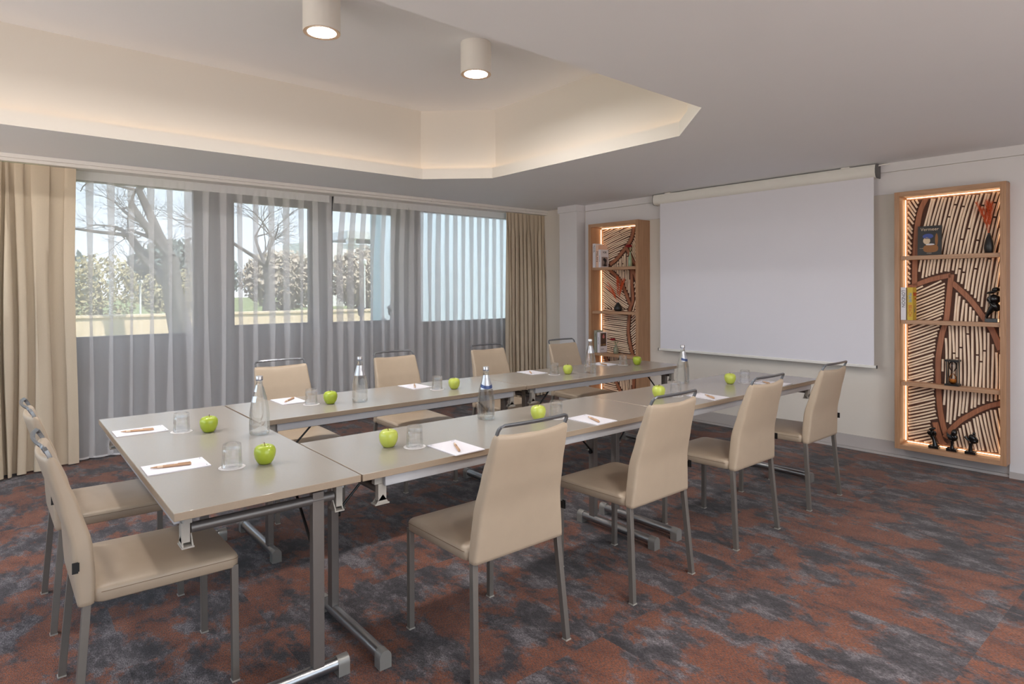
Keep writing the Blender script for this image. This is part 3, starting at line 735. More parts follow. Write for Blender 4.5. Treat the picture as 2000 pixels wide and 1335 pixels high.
# ------------------------------------------------------------------ projection screen
s_ = wall_root('projection_screen', 3.16, 0, 0, 'large white pull-down projection screen in a white case on the right wall', 'projection screen')
def case_prof(): return [(-.018, 2.440), (-.105, 2.440), (-.112, 2.434), (-.116, 2.42), (-.122, 2.40), (-.122, 2.372), (-.116, 2.352), (-.104, 2.337), (-.085, 2.330), (-.018, 2.330)]
bm = BM(); loft(bm, [[(x, y, z) for x, z in case_prof()] for y in (-1.118, 1.112)]); sub('case', bm, M_CASE, s_, smooth=True, auto=35)
for y0, y1 in ((-1.128, -1.118), (1.112, 1.118)):
    bm = BM(); loft(bm, [[(x * 1.01, y, 2.385 + (z - 2.385) * 1.04) for x, z in case_prof()] for y in (y0, y1)]); sub('end_cap', bm, M_DGREY, s_)
bm = BM(); box(bm, -.1005, -.100, -1.103, 1.030, .752, 2.345); sub('screen_fabric', bm, M_SCREEN, s_)
bm = BM(); box(bm, -.109, -.092, -1.122, 1.050, .732, .756); bb = sub('bottom_bar', bm, M_CASE, s_, bevel=.004)
for y in (-1.126, 1.050): bm = BM(); box(bm, -.110, -.091, y, y + .004, .731, .757); sub('bar_cap', bm, M_TAG, bb)
for y in (-.88, .93): bm = BM(); box(bm, -.112, -.05, y - .035, y + .035, 2.438, 2.447); sub('ceiling_bracket', bm, M_WHITE, s_)
bm = BM(); tube(bm, [(-.07, -1.128, 2.43), (-.04, -1.16, 2.44), (-.015, -1.20, 2.443)], .006, 8); sub('power_lead', bm, M_WHITE, s_, smooth=True)

# ------------------------------------------------------------------ display shelves
def pl_dist(p, line):
    best = 9
    for a, b in zip(line, line[1:]):
        ax, ay = a; bx, by = b; dx, dy = bx - ax, by - ay; t = max(0, min(1, ((p[0] - ax) * dx + (p[1] - ay) * dy) / (dx * dx + dy * dy + 1e-12)))
        best = min(best, math.hypot(p[0] - ax - t * dx, p[1] - ay - t * dy))
    return best
def side_of(p, line):
    """signed: >0 when p is on the image-right side (smaller yl) of a mostly vertical line, by height lookup"""
    z = p[1]; L = sorted(line, key=lambda q: q[1])
    if z <= L[0][1]: return L[0][0] - p[0]
    if z >= L[-1][1]: return L[-1][0] - p[0]
    for a, b in zip(L, L[1:]):
        if a[1] <= z <= b[1]: t = (z - a[1]) / (b[1] - a[1] + 1e-9); return a[0] + (b[0] - a[0]) * t - p[0]
def above(p, line):
    y = p[0]; L = sorted(line)
    if y <= L[0][0]: return p[1] - L[0][1]
    if y >= L[-1][0]: return p[1] - L[-1][1]
    for a, b in zip(L, L[1:]):
        if a[0] <= y <= b[0]: t = (y - a[0]) / (b[0] - a[0] + 1e-9); return p[1] - (a[1] + (b[1] - a[1]) * t)

def build_shelf(yc, depth, y0, y1, label, veins, region, fam, seed, ledx=.029):
    r = wall_root('display_shelf', yc, 0, 0, label, 'shelf'); tf = .037; zb, zt = .105, 2.178
    Y = lambda y: y - yc
    for a, b in ((y0, y0 + tf), (y1 - tf, y1)):
        bm = BM(); box(bm, -depth, -.0005, Y(a), Y(b), zb, zt); sub('side_panel', bm, M_OAKZ, r, bevel=.001)
    bm = BM(); box(bm, -depth, -.0005, Y(y0 + tf), Y(y1 - tf), zt - tf, zt); sub('top_panel', bm, M_OAKY, r, bevel=.001)
    bm = BM(); box(bm, -depth, -.0005, Y(y0 + tf), Y(y1 - tf), zb, zb + tf); sub('bottom_panel', bm, M_OAKY, r, bevel=.001)
    for z in (1.662, 1.147, .650):
        bm = BM(); box(bm, -depth + .022, -.052, Y(y0 + tf), Y(y1 - tf - .0005), z - .032, z); sub('shelf_board', bm, M_OAKY, r, bevel=.001)
    # slat relief
    rnd = random.Random(seed); bm = BM(); gi = .018; a0, a1, b0, b1 = y0 + tf + gi, y1 - tf - gi, zb + tf + gi, zt - tf - gi
    box(bm, -.016, -.012, Y(a0), Y(a1), b0, b1, 0)
    def blocked(p): return not (a0 < p[0] < a1 and b0 < p[1] < b1) or any(pl_dist(p, l) < wv / 2 + .010 for l, wv in veins)
    for rid, (ang, pitch, wdt, bend, cen) in fam.items():
        an = radians(ang); wdt *= (1.12 if ledx < .03 else 1.08); dx, dz = cos(an), sin(an); nx, nz = -dz, dx
        K = int(2.6 / pitch)
        for k in range(-K // 2, K // 2):
            off = k * pitch + rnd.uniform(-.0015, .0015); seg = []; brk = rnd.uniform(.25, .9); wob = rnd.uniform(0, 6)
            def flush(seg):
                if len(seg) < 3: return
                A = []; B = []; C = []; D = []
                for (py, pz) in seg:
                    A.append((-.018, Y(py - nx * wdt / 2), pz - nz * wdt / 2)); B.append((-.027, Y(py - nx * wdt * .36), pz - nz * wdt * .36))
                    C.append((-.027, Y(py + nx * wdt * .36), pz + nz * wdt * .36)); D.append((-.018, Y(py + nx * wdt / 2), pz + nz * wdt / 2))
                rr = [[a, b, c, d] for a, b, c, d in zip(A, B, C, D)]; loft(bm, rr, True, True, 1)
            ss = -1.4; run = 0
            while ss < 1.4:
                w_ = bend * ss * ss + .003 * sin(ss * 9 + wob)
                p = (cen[0] + dx * ss + nx * (off + w_), cen[1] + dz * ss + nz * (off + w_))
                if not blocked(p) and region(p) == rid and run < brk: seg.append(p); run += .012
                else:
                    flush(seg); seg = []
                    if run >= brk: run = 0; brk = rnd.uniform(.25, .9); ss -= .0115
                ss += .012
            flush(seg)
    for line, wv in veins:   # raised bands with a dark border
        for wd_, x_, mi in ((wv + .016, -.020, 0), (wv, -.030, 2)):
            rr = []
            for i, (py, pz) in enumerate(line):
                a = line[max(0, i - 1)]; b = line[min(len(line) - 1, i + 1)]; t = Vector((b[0] - a[0], b[1] - a[1])).normalized(); n_ = Vector((-t.y, t.x))
                q = []
                for sx, xx in ((-1, -.014), (-1, x_), (1, x_), (1, -.014)):
                    yy = min(a1, max(a0, py + n_.x * wd_ / 2 * sx)); zz = min(b1, max(b0, pz + n_.y * wd_ / 2 * sx)); q.append((xx, Y(yy), zz))
                rr.append(q)
            loft(bm, rr, True, True, mi)
    sub('slat_relief', bm, [M_SLATBACK, M_SLAT, M_VEIN], r)
    # LED strips round the relief
    for q in ((a0 - .012, a0 - .008, b0, b1), (a1 + .008, a1 + .012, b0, b1), (a0, a1, b0 - .012, b0 - .008), (a0, a1, b1 + .008, b1 + .012)):
        bm = BM(); box(bm, -ledx - .004, -ledx, Y(q[0]), Y(q[1]), q[2], q[3]); sub('light_strip', bm, M_LED, r)
    bm = BM(); box(bm, -.0115, -.001, Y(y0 + tf), Y(y1 - tf), zb + tf, zt - tf); sub('back_board', bm, M_OAKZ, r)
    return r

def dens(L, n=5):
    out = []
    for i in range(len(L) - 1):
        p0 = Vector(L[max(0, i - 1)]); p1 = Vector(L[i]); p2 = Vector(L[i + 1]); p3 = Vector(L[min(len(L) - 1, i + 2)])
        for k in range(n):
            t = k / n; out.append(tuple(.5 * ((2 * p1) + (-p0 + p2) * t + (2 * p0 - 5 * p1 + 4 * p2 - p3) * t * t + (-p0 + 3 * p1 - 3 * p2 + p3) * t ** 3)))
    return out + [tuple(L[-1])]
v1 = dens([(1.695, 2.131), (1.734, 2.043), (1.758, 1.925), (1.772, 1.767), (1.778, 1.618), (1.781, 1.425)])
v2 = dens([(1.822, 1.405), (1.681, 1.467), (1.535, 1.503)])
v3 = dens([(1.530, 1.510), (1.545, 1.348), (1.563, 1.158), (1.590, 1.050), (1.612, .90), (1.619, .803), (1.617, .657), (1.610, .484), (1.592, .35), (1.569, .255)])
v4 = dens([(1.525, 1.445), (1.437, 1.348), (1.379, 1.269), (1.319, 1.166), (1.270, 1.075), (1.225, .94)])
v5 = dens([(1.575, .225), (1.530, .30), (1.470, .375), (1.416, .423), (1.365, .465), (1.295, .51), (1.222, .542)])
v6 = dens([(1.640, .335), (1.604, .203), (1.573, .163)])
def regR(p):
    if p[1] > 1.40 and side_of(p, v1) < 0: return 'tl'
    if p[1] > 1.40 and above(p, v2) > 0: return 'tr'
    if side_of(p, v3) < 0: return 'ml'
    if p[0] < 1.57 and above(p, v5) < 0: return 'br'
    if p[1] < .3 and p[0] > 1.57: return 'ml'
    return 'tr' if p[1] > 1.13 else 'mr'
famR = {'tl': (60, .0235, .0135, .1, (1.80, 1.8)), 'tr': (94, .0245, .0145, .10, (1.45, 1.6)), 'ml': (-24 + 180, .0235, .0135, .12, (1.72, .9)), 'mr': (91, .0245, .0145, -.08, (1.42, .75)), 'br': (86, .0245, .0145, .06, (1.4, .3))}
# yl grows to image-left: angles below are measured with yl as the first axis
famR['tl'] = (118 - 60, .0235, .0135, .05, (1.80, 1.8)); famR['tr'] = (98, .0245, .0145, .10, (1.45, 1.55)); famR['ml'] = (180 - 24, .0235, .0130, -.10, (1.72, .9)); famR['br'] = (80, .0245, .0145, .05, (1.4, .3))
build_shelf(1.527, .155, 1.166, 1.888, 'tall oak display shelf with lit slat relief on the wall right of the projection screen', [(v1, .036), (v2, .036), (v3, .036), (v4, .036), (v5, .034), (v6, .040)], regR, famR, 4)

a1_ = dens([(4.601, 2.153), (4.612, 2.07), (4.640, 1.99), (4.687, 1.925), (4.768, 1.842), (4.861, 1.757), (4.955, 1.700)])
a2_ = dens([(4.707, 1.88), (4.637, 1.764), (4.580, 1.68)])
a3_ = dens([(4.985, 1.645), (4.883, 1.575), (4.790, 1.48), (4.729, 1.372), (4.659, 1.227)])
a4_ = dens([(4.640, 1.64), (4.633, 1.46), (4.619, 1.276), (4.655, 1.19), (4.672, 1.091), (4.685, .969), (4.680, .849), (4.641, .691), (4.60, .60)])
a5_ = dens([(4.618, 1.627), (4.53, 1.42)])
a6_ = dens([(5.045, .625), (4.93, .40), (4.80, .19)])
a8_ = dens([(4.612, .60), (4.612, .40), (4.613, .175)])
def regL(p):
    if p[1] > 1.66 and above(p, a1_) > 0 and side_of(p, a1_) < 0: return 'tl'
    if p[1] > 1.72 and side_of(p, a1_) > 0 and p[0] < 4.64: return 'tr'
    if p[1] > 1.25 and above(p, a3_) > 0 and side_of(p, a4_) < 0: return 'v'
    if p[1] > 1.25 and side_of(p, a4_) > 0: return 'tr2'
    if p[1] > 1.17: return 'dl' if side_of(p, a4_) < 0 else 'tr2'
    if p[1] > .64: return 'hl' if side_of(p, a4_) < 0 else 'hr'
    if above(p, a6_) > 0: return 'v' if side_of(p, a8_) < 0 else 'hr'
    return 'hl'
famL = {'tl': (180 - 17, .0225, .0140, .10, (4.85, 2.0)), 'tr': (62, .0225, .0140, 0, (4.52, 1.9)), 'tr2': (110, .0225, .0140, 0, (4.55, 1.35)), 'v': (90, .0215, .0105, .03, (4.75, 1.5)),
        'dl': (30, .0225, .0135, .10, (4.9, 1.35)), 'hl': (4, .0225, .0140, .05, (4.85, .85)), 'hr': (180 - 38, .0240, .0140, .0, (4.55, .85))}
build_shelf(4.763, .220, 4.398, 5.130, 'tall oak display shelf with lit slat relief on the wall left of the projection screen', [(a1_, .038), (a2_, .034), (a3_, .036), (a4_, .036), (a5_, .034), (a6_, .034), (a8_, .036)], regL, famL, 9, .034)

# ------------------------------------------------------------------ things on the shelves
def mat3(x, y, z, o=(0, 0, 0)): return Matrix(((x[0], y[0], z[0], o[0]), (x[1], y[1], z[1], o[1]), (x[2], y[2], z[2], o[2]), (0, 0, 0, 1)))
def book(yl, d_front, z, th, hh, dp, cover, label, spine=None, rz=0., paper=True, cover_art=None, lean=0.):
    """spine faces the room (-x), front cover faces -y; th along y, dp into the shelf; origin = front right bottom corner"""
    r = wall_root('book', yl, d_front, z, label, 'book', rz)
    bm = BM(); box(bm, 0, dp, 0, .002, 0, hh); box(bm, 0, dp, th - .002, th, 0, hh); box(bm, 0, .002, .002, th - .002, 0, hh); sub('cover', bm, cover, r)
    bm = BM(); box(bm, .002, dp - .003, .002, th - .002, .002, hh - .003); sub('pages', bm, M_PAPER, r)
    if spine:
        for body, size, m, zc, sx in spine:   # text reads top to bottom on the spine
            text_part('spine_lettering', body, size, m, r, mat3((0, 0, -1), (0, -1, 0), (-1, 0, 0), (-.0006, th / 2, zc)), sx=sx)
    if cover_art: cover_art(r, dp, hh)
    return r
def cover_text(r, body, size, m, xc, zc, sx=1.): text_part('cover_lettering', body, size, m, r, mat3((1, 0, 0), (0, 0, 1), (0, -1, 0), (xc, -.0006, zc)), sx=sx)
def cover_rect(r, name, m, x0, x1, z0, z1): bm = BM(); box(bm, x0, x1, -.0008, 0, z0, z1); return sub(name, bm, m, r)
M_BKW = mat('cover_white', (226, 222, 228), .5, var=.02); M_BKP = mat('cover_pink', (226, 188, 166), .5, var=.03); M_BKY = mat('cover_yellow', (206, 172, 52), .45, var=.03)
M_BKD = mat('cover_black', (30, 26, 26), .4); M_BKG = mat('cover_sage', (158, 160, 146), .5, var=.03); M_TXT = mat('text_black', (38, 36, 42), .5)
M_TBLUE = mat('text_blue', (86, 148, 196), .5); M_TRED = mat('text_red', (190, 62, 40), .5); M_TSLATE = mat('text_slate', (98, 112, 124), .5); M_GREYP = mat('photo_grey', (150, 136, 132), .5, var=.3, scale=40)
M_PHB = mat('photo_brown', (84, 62, 52), .5, var=.4, scale=30); M_ROSE = mat('photo_rose', (206, 120, 118), .5, var=.3, scale=60)
# right shelf, second board (z 1.147)
book(1.811, .140, 1.1474, .036, .262, .075, M_BKW, 'white book with LONDON on its spine, standing at the left of the right display shelf', [('LONDON', .034, M_TXT, .170, .92)])
def miami(r, dp, hh):
    cover_text(r, 'MIAMI', .046, M_TRED, .052, .205, .62); cover_text(r, 'BEACH', .016, M_TRED, .066, .170, .8)
    bm = BM()
    for k in range(9):
        a = radians(-64 + 16 * k); L = .05 + .035 * cos(a); v = [bm.verts.new(p) for p in ((.046 - .003 * cos(a), -.0008, .055 - .003 * sin(a)), (.046 + .003 * cos(a), -.0008, .055), (.046 + L * sin(a) * .75, -.0008, .055 + L * cos(a)))]
        bm.faces.new(v)
    sub('plant_print', bm, M_TSLATE, r)
book(1.763, .138, 1.1474, .038, .262, .092, M_BKY, 'yellow book with MIAMI BEACH on its spine, beside the white LONDON book', [('MIAMI', .034, M_TBLUE, .180, .80), ('BEACH', .034, M_TRED, .075, .86)], cover_art=miami)
# right shelf, top board: cover facing the room
r = wall_root('book', 1.66, .085, 1.6624, 'dark book facing out on the top board of the right display shelf', 'book', 0.02)
bm = BM(); obox(bm, (0, 0, .117), (.020, .160, .232), Matrix.Rotation(radians(4), 3, 'Y')); sub('cover', bm, M_BKD, r, bevel=.001)
RL = Matrix.Rotation(radians(4), 4, 'Y')
def tp(body, size, m, y, z, sx=1.): text_part('cover_lettering', body, size, m, r, RL @ mat3((0, -1, 0), (0, 0, 1), (-1, 0, 0), (-.0185, y, z)), sx=sx)
M_CREAM = mat('text_cream', (214, 190, 162), .5); M_OCHRE = mat('print_ochre', (142, 92, 44), .5, var=.2); M_PBLUE = mat('print_blue', (64, 80, 150), .5, var=.15)
tp('Vermeer', .036, M_CREAM, 0, .205, .95); tp('the exhibition', .007, M_CREAM, .045, .055); tp('catalogue', .009, M_CREAM, 0, .016)
def blob(name, m, cy, cz, ry, rz_, x=-.0192, n=28, k=2.):
    bm = BM(); p = [(0, cy + ry * (abs(cos(a)) ** (2 / k)) * (1 if cos(a) > 0 else -1), cz + rz_ * (abs(sin(a)) ** (2 / k)) * (1 if sin(a) > 0 else -1)) for a in [2 * pi * i / n for i in range(n)]]
    f = [bm.verts.new(RL @ Vector((x, q[1], q[2]))) for q in p]; g = [bm.verts.new(RL @ Vector((x + .001, q[1], q[2]))) for q in p]
    bm.faces.new(f); bm.faces.new(g[::-1])
    for i in range(n): bm.faces.new((f[i], f[(i + 1) % n], g[(i + 1) % n], g[i]))
    sub(name, bm, m, r)
blob('printed_shape', M_PBLUE, .010, .150, .036, .020); blob('printed_shape', M_CREAM, .018, .115, .024, .028); blob('printed_shape', M_OCHRE, -.010, .052, .050, .030, k=3.); blob('printed_shape', M_BKW, -.006, .084, .030, .007); blob('printed_shape', M_OCHRE, -.048, .120, .010, .050)

def vase(yl, d, z, h, w, label):
    r = wall_root('bud_vase', yl, d, z, label, 'vase')
    bm = BM(); lathe(bm, [(0, 0), (w * .34, 0), (w * .40, h * .04), (w * .49, h * .22), (w * .5, h * .32), (w * .45, h * .50), (w * .33, h * .70), (w * .19, h * .87), (w * .13, h * .96), (w * .14, h), (w * .10, h), (w * .09, h * .93)], 32, cap=False)
    sub('vase_body', bm, mat('matt_black_ceramic', (28, 27, 28), .42, var=.1), r, smooth=True, auto=60); return r
vase(1.280, .085, 1.6624, .150, .064, 'black teardrop vase on the top board of the right display shelf')
vase(4.775, .105, 1.1474, .102, .096, 'black teardrop vase on the middle board of the left display shelf')
M_PAMP = mat('orange_plume', (214, 96, 52), .8, var=.2, scale=60)
def plumes(yl, d, z, spec, label, seed, r0=.004):
    r = wall_root('dried_plume_bunch', yl, d, z, label, 'dried grass'); rnd = random.Random(seed)
    for (ty, tx, tz, w, n) in spec:
        bm = BM(); base = Vector((0, 0, -.03)); tip = Vector((tx, ty, tz)); mid = (base + tip) / 2 + Vector((0, -ty * .12, .01)); pts = [base.lerp(mid, t / 4) for t in range(5)] + [mid.lerp(tip, t / 4) for t in range(1, 5)]
        tube(bm, pts, .0009, 5)
        for k in range(n):
            t = rnd.uniform(.30, .97); p = (base.lerp(tip, t)); p += (mid - (base + tip) / 2) * (4 * t * (1 - t))
            ax = (tip - base).normalized(); a = rnd.uniform(0, 2 * pi); s = ax.orthogonal().normalized(); s = Matrix.Rotation(a, 3, ax) @ s
            L = w * sin(pi * min(1, (t - .2) / .85)) * rnd.uniform(.5, 1.1) + .004
            q = p + ax * L * 1.7 + s * L * .62; tube(bm, [p, p.lerp(q, .55) + s * L * .08, q], [.0008, .0006, .0002], 3, cap=False)
        sub('plume', bm, M_PAMP, r)
    return r
plumes(1.280, .085, 1.8125, [(.078, -.01, .235, .030, 90), (.060, .01, .205, .022, 70), (.012, 0, .245, .034, 130), (-.016, -.008, .222, .034, 130), (.035, .008, .19, .02, 60)], 'orange dried plumes in the black vase on the right display shelf', 2)
plumes(4.775, .105, 1.2505, [(.180, 0, .190, .030, 110), (.150, -.01, .235, .026, 90), (.115, .01, .160, .026, 90), (.006, 0, .300, .042, 190), (-.100, -.01, .270, .044, 190), (-.060, .01, .22, .03, 90)], 'orange dried plumes in the black vase on the left display shelf', 5)

M_SCULPT = mat('black_gloss_resin', (14, 13, 13), .18, var=.2, spec=.6)
def ell(bm, c, s, rot=None, n=16, m_=10, sq=1.):
    rings = []
    for j in range(1, m_):
        th = pi * j / m_ - pi / 2; rings.append([Vector((cos(th) * cos(2 * pi * i / n) * s[0], cos(th) * sin(2 * pi * i / n) * s[1], sin(th) * s[2])) for i in range(n)])
    M = Matrix.Translation(Vector(c)) @ (rot.to_4x4() if rot else Matrix()); loft(bm, [[M @ p for p in g] for g in rings])
def hand_face(yl, z, var, label):
    r = wall_root('small_sculpture', yl, .09, z, label, 'sculpture', group='small black sculptures on the bottom board')
    bm = BM(); box(bm, -.030, .030, -.034, .034, 0, .022); sub('plinth', bm, M_SCULPT, r, bevel=.002)
    bm = BM(); RX = lambda a: Matrix.Rotation(radians(a), 3, 'X')
    if var == 0:
        tube(bm, [(0, -.006, .02), (0, -.002, .05), (0, .006, .075), (0, .016, .095)], [.020, .014, .013, .018], 14)
        ell(bm, (0, .016, .112), (.020, .025, .026)); ell(bm, (-.006, .012, .150), (.014, .026, .011), RX(-22))
        for k in range(4): tube(bm, [(-.008, .034 - .014 * k, .105), (-.020, .038 - .015 * k, .122), (-.016, .034 - .014 * k, .136)], [.007, .006, .004], 8)
        tube(bm, [(.0, -.008, .10), (-.012, -.014, .118), (-.010, -.010, .134)], [.007, .006, .004], 8)
    elif var == 1:
        tube(bm, [(0, 0, .02), (0, 0, .05), (0, 0, .078)], [.016, .011, .014], 14); ell(bm, (0, -.010, .108), (.018, .028, .032)); ell(bm, (-.002, -.014, .140), (.022, .021, .032), RX(14))
        for k in range(4): tube(bm, [(-.010, .012 - .004 * k, .088), (-.014, .026 - .008 * k, .112 - .003 * k), (-.012, .030 - .010 * k, .140 - .008 * k)], [.007, .006, .0035], 8)
        tube(bm, [(-.012, -.02, .10), (-.026, -.012, .112), (-.022, -.004, .122)], [.006, .005, .003], 8)
    else:
        tube(bm, [(0, .002, .02), (0, .002, .055), (0, -.001, .083)], [.016, .013, .013], 14); ell(bm, (0, -.010, .104), (.018, .032, .022), RX(30)); ell(bm, (-.004, -.010, .122), (.016, .022, .030), RX(-28))
        ell(bm, (0, -.020, .158), (.010, .010, .013)); tube(bm, [(0, -.016, .13), (0, -.020, .150)], [.012, .009], 10)
        for k in range(4): tube(bm, [(-.008, .010 + .004 * k, .100 + .006 * k), (-.014, .028 + .002 * k, .116 + .004 * k), (-.010, .040 - .004 * k, .126 + .003 * k)], [.007, .006, .003], 8)
        tube(bm, [(0, -.038, .095), (-.012, -.044, .112), (-.008, -.030, .134)], [.008, .007, .005], 8)
    sub('figure', bm, M_SCULPT, r, smooth=True, auto=60); return r
hand_face(1.630, .1424, 0, 'small black sculpture on the bottom board, the leftmost of three, hand under a tilted cap')
hand_face(1.512, .1424, 1, 'small black sculpture on the bottom board, the middle of three, hand holding an oval face')
hand_face(1.392, .1424, 2, 'small black sculpture on the bottom board, the rightmost of three, with a round top knob')
# larger abstract bust with hat
r = wall_root('bust_sculpture', 1.256, .080, 1.1474, 'larger black abstract bust with a hat at the right end of the right display shelf', 'sculpture')
bm = BM(); box(bm, -.035, .035, -.032, .046, 0, .028); sub('plinth', bm, M_SCULPT, r, bevel=.002)
bm = BM(); RX = lambda a: Matrix.Rotation(radians(a), 3, 'X')
tube(bm, [(0, .044, .030), (0, .036, .055), (0, .018, .085), (0, -.004, .118)], [.009, .012, .020, .028], 14); ell(bm, (0, -.010, .118), (.024, .030, .042), RX(-35)); ell(bm, (0, -.008, .172), (.026, .040, .034), RX(10)); ell(bm, (-.004, .022, .172), (.012, .018, .024), RX(20)); tube(bm, [(-.012, .018, .150), (-.016, .020, .178), (-.010, .018, .206)], [.007, .005, .004], 8)
tube(bm, [(-.010, .030, .16), (-.022, .010, .135), (-.015, -.010, .11)], [.006, .009, .008], 8); sub('figure', bm, M_SCULPT, r, smooth=True, auto=60)
bm = BM(); ell(bm, (0, .002, .226), (.030, .046, .011), RX(-16)); ell(bm, (0, -.014, .243), (.022, .026, .018), RX(-16)); sub('hat', bm, M_SCULPT, r, smooth=True, auto=60)
# hourglass
r = wall_root('hourglass', 1.505, .095, .6504, 'black framed hourglass with orange sand on the third board of the right display shelf', 'hourglass')
for z in (0, .186): bm = BM(); box(bm, -.042, .042, -.046, .046, z, z + .013); sub('end_plate', bm, M_BLACK, r, bevel=.001)
for sx in (-1, 1):
    for sy in (-1, 1): bm = BM(); tube(bm, [(sx * .030, sy * .034, .012), (sx * .030, sy * .034, .187)], .0038, 10); sub('frame_rod', bm, M_BLACK, r, smooth=True)
hp = [(.008, .014), (.020, .020), (.027, .034), (.028, .052), (.024, .068), (.014, .084), (.004, .097), (.0028, .1), (.004, .103), (.014, .116), (.024, .132), (.028, .148), (.027, .166), (.020, .180), (.008, .186)]
bm = BM(); lathe(bm, hp, 28); sub('glass_bulb', bm, M_CLEAR, r, smooth=True, auto=60)
bm = BM(); lathe(bm, [(.006, .0155), (.018, .0205), (.025, .034), (.0262, .048), (.0, .053)], 28, cap=False); sub('sand', bm, mat('orange_sand', (226, 130, 40), .8, var=.1, scale=400), r, smooth=True)

# left shelf, top board
book(5.046, .190, 1.6624, .042, .285, .130, M_BKW, 'white tall book with TRAVEL on its spine, on the left display shelf', [('TRAVEL', .030, M_TXT, .225, .9)])
def milan(r, dp, hh): pass
book(5.000, .188, 1.6624, .040, .268, .160, M_BKP, 'salmon pink book with MILAN on its spine, second on the left display shelf', [('MILAN', .036, M_TXT, .130, 1.2)])
def voir(r, dp, hh):
    cover_text(r, 'VOIR', .034, M_TXT, .072, .178, .9)
    cover_rect(r, 'cover_picture', M_GREYP, .018, .126, .014, .125)
    bm = BM()
    for (cx, cz, rx, rz_) in ((.066, .095, .022, .018), (.083, .082, .022, .020), (.082, .062, .012, .018), (.078, .042, .011, .020), (.076, .026, .030, .012)):
        f = [bm.verts.new((cx + rx * cos(2 * pi * i / 18), -.0014, cz + rz_ * sin(2 * pi * i / 18))) for i in range(18)]; bm.faces.new(f)
    sub('printed_silhouette', bm, M_TXT, r)
book(4.967, .186, 1.6624, .032, .212, .142, M_BKW, 'small white book with a dark head silhouette on its cover', [('a curious eye', .016, M_TXT, .105, .9)], cover_art=voir)
# left shelf, third board
book(5.046, .172, .6504, .040, .262, .120, M_BKG, 'sage grey book on the lower board of the left display shelf, behind the white one', [('TABLE', .018, M_TXT, .21, .9)])
def still(r, dp, hh):
    cover_rect(r, 'cover_picture', M_PHB, .018, .118, .075, .232)
    bm = BM(); rnd = random.Random(4)
    for k in range(14):
        a = rnd.uniform(0, 6.28); q = rnd.uniform(0, .018); cx, cz = .068 + q * cos(a), .190 + q * sin(a); f = [bm.verts.new((cx + .010 * cos(2 * pi * i / 10), -.0012 - k * .00002, cz + .010 * sin(2 * pi * i / 10))) for i in range(10)]; bm.faces.new(f)
    sub('printed_flower', bm, M_ROSE, r); cover_rect(r, 'printed_table', mat('print_tan', (190, 148, 104), .5), .018, .118, .0825, .102); cover_text(r, 'STILL LIFE', .012, M_TXT, .050, .040)
book(5.000, .170, .6504, .038, .242, .135, M_BKW, 'white book with a flower picture on its cover, on the lower board', [('ARTFUL TABLE', .014, M_INK, .14, .9)], cover_art=still)
def bud(yl, z, h, w, fy, fz, fr, label, lab2, lean=0.):
    r = wall_root('glass_vase', yl, .10, z, label, 'vase')
    bm = BM(); lathe(bm, [(0, .002), (w * .46, 0), (w * .5, .004), (w * .5, h * .62), (w * .34, h * .74), (w * .2, h * .84), (w * .22, h), (w * .18, h), (w * .16, h * .84), (w * .3, h * .73), (w * .45, h * .60), (w * .45, .008), (0, .008)], 24, cap=False)
    for k in range(6): tube(bm, [(w * .5 * cos(a), w * .5 * sin(a), h * (.1 + .08 * k)) for a in [2 * pi * i / 24 for i in range(25)]], .0011, 5, cap=False)
    sub('vase_body', bm, mat('green_glass', (150, 176, 146), .12, var=.1, spec=.8) if w < .05 else mat('grey_green_glass', (140, 140, 118), .12, var=.2, spec=.8), r, smooth=True, auto=60)
    f = wall_root('carnation', yl, .10, z + h, lab2, 'flower')
    bm = BM(); tube(bm, [(0, 0, -h * .6), (0, 0, 0), (0, fy * .5, fz * .6), (0, fy, fz)], .0018, 6)
    for s in (-1, 1): tube(bm, [(0, 0, .0), (.0, s * .016 - .01, .03), (0, s * .022 - .016, .055)], [.001, .003, .0006], 5)
    sub('stem', bm, mat('green_stem', (96, 124, 62), .6), f, smooth=True)
    bm = BM(); rnd = random.Random(3)
    for k in range(70):
        a = rnd.uniform(0, 6.28); t = rnd.uniform(-.3, 1); R_ = fr * sqrt(max(0, 1 - t * t * .8)); c = Vector((R_ * cos(a) * .8, fy + R_ * sin(a), fz + fr * .5 * t)); ell(bm, c, (fr * .22, fr * .22, fr * .12), Matrix.Rotation(a, 3, 'Z') @ Matrix.Rotation(rnd.uniform(-.8, .8), 3, 'X'), 6, 4)
    ell(bm, (0, fy, fz), (fr * .8, fr * .85, fr * .45)); sub('petals', bm, mat('deep_red_petals', (140, 14, 28), .6, var=.2), f)
bud(4.600, 1.6624, .165, .042, .022, .070, .034, 'small pale green ribbed glass vase on the top board of the left display shelf', 'dark red carnation in the pale green vase on the top board')
bud(4.811, .6504, .10, .060, .048, .060, .030, 'squat ribbed glass vase on the lower board of the left display shelf', 'dark red carnation leaning out of the squat vase on the lower board')

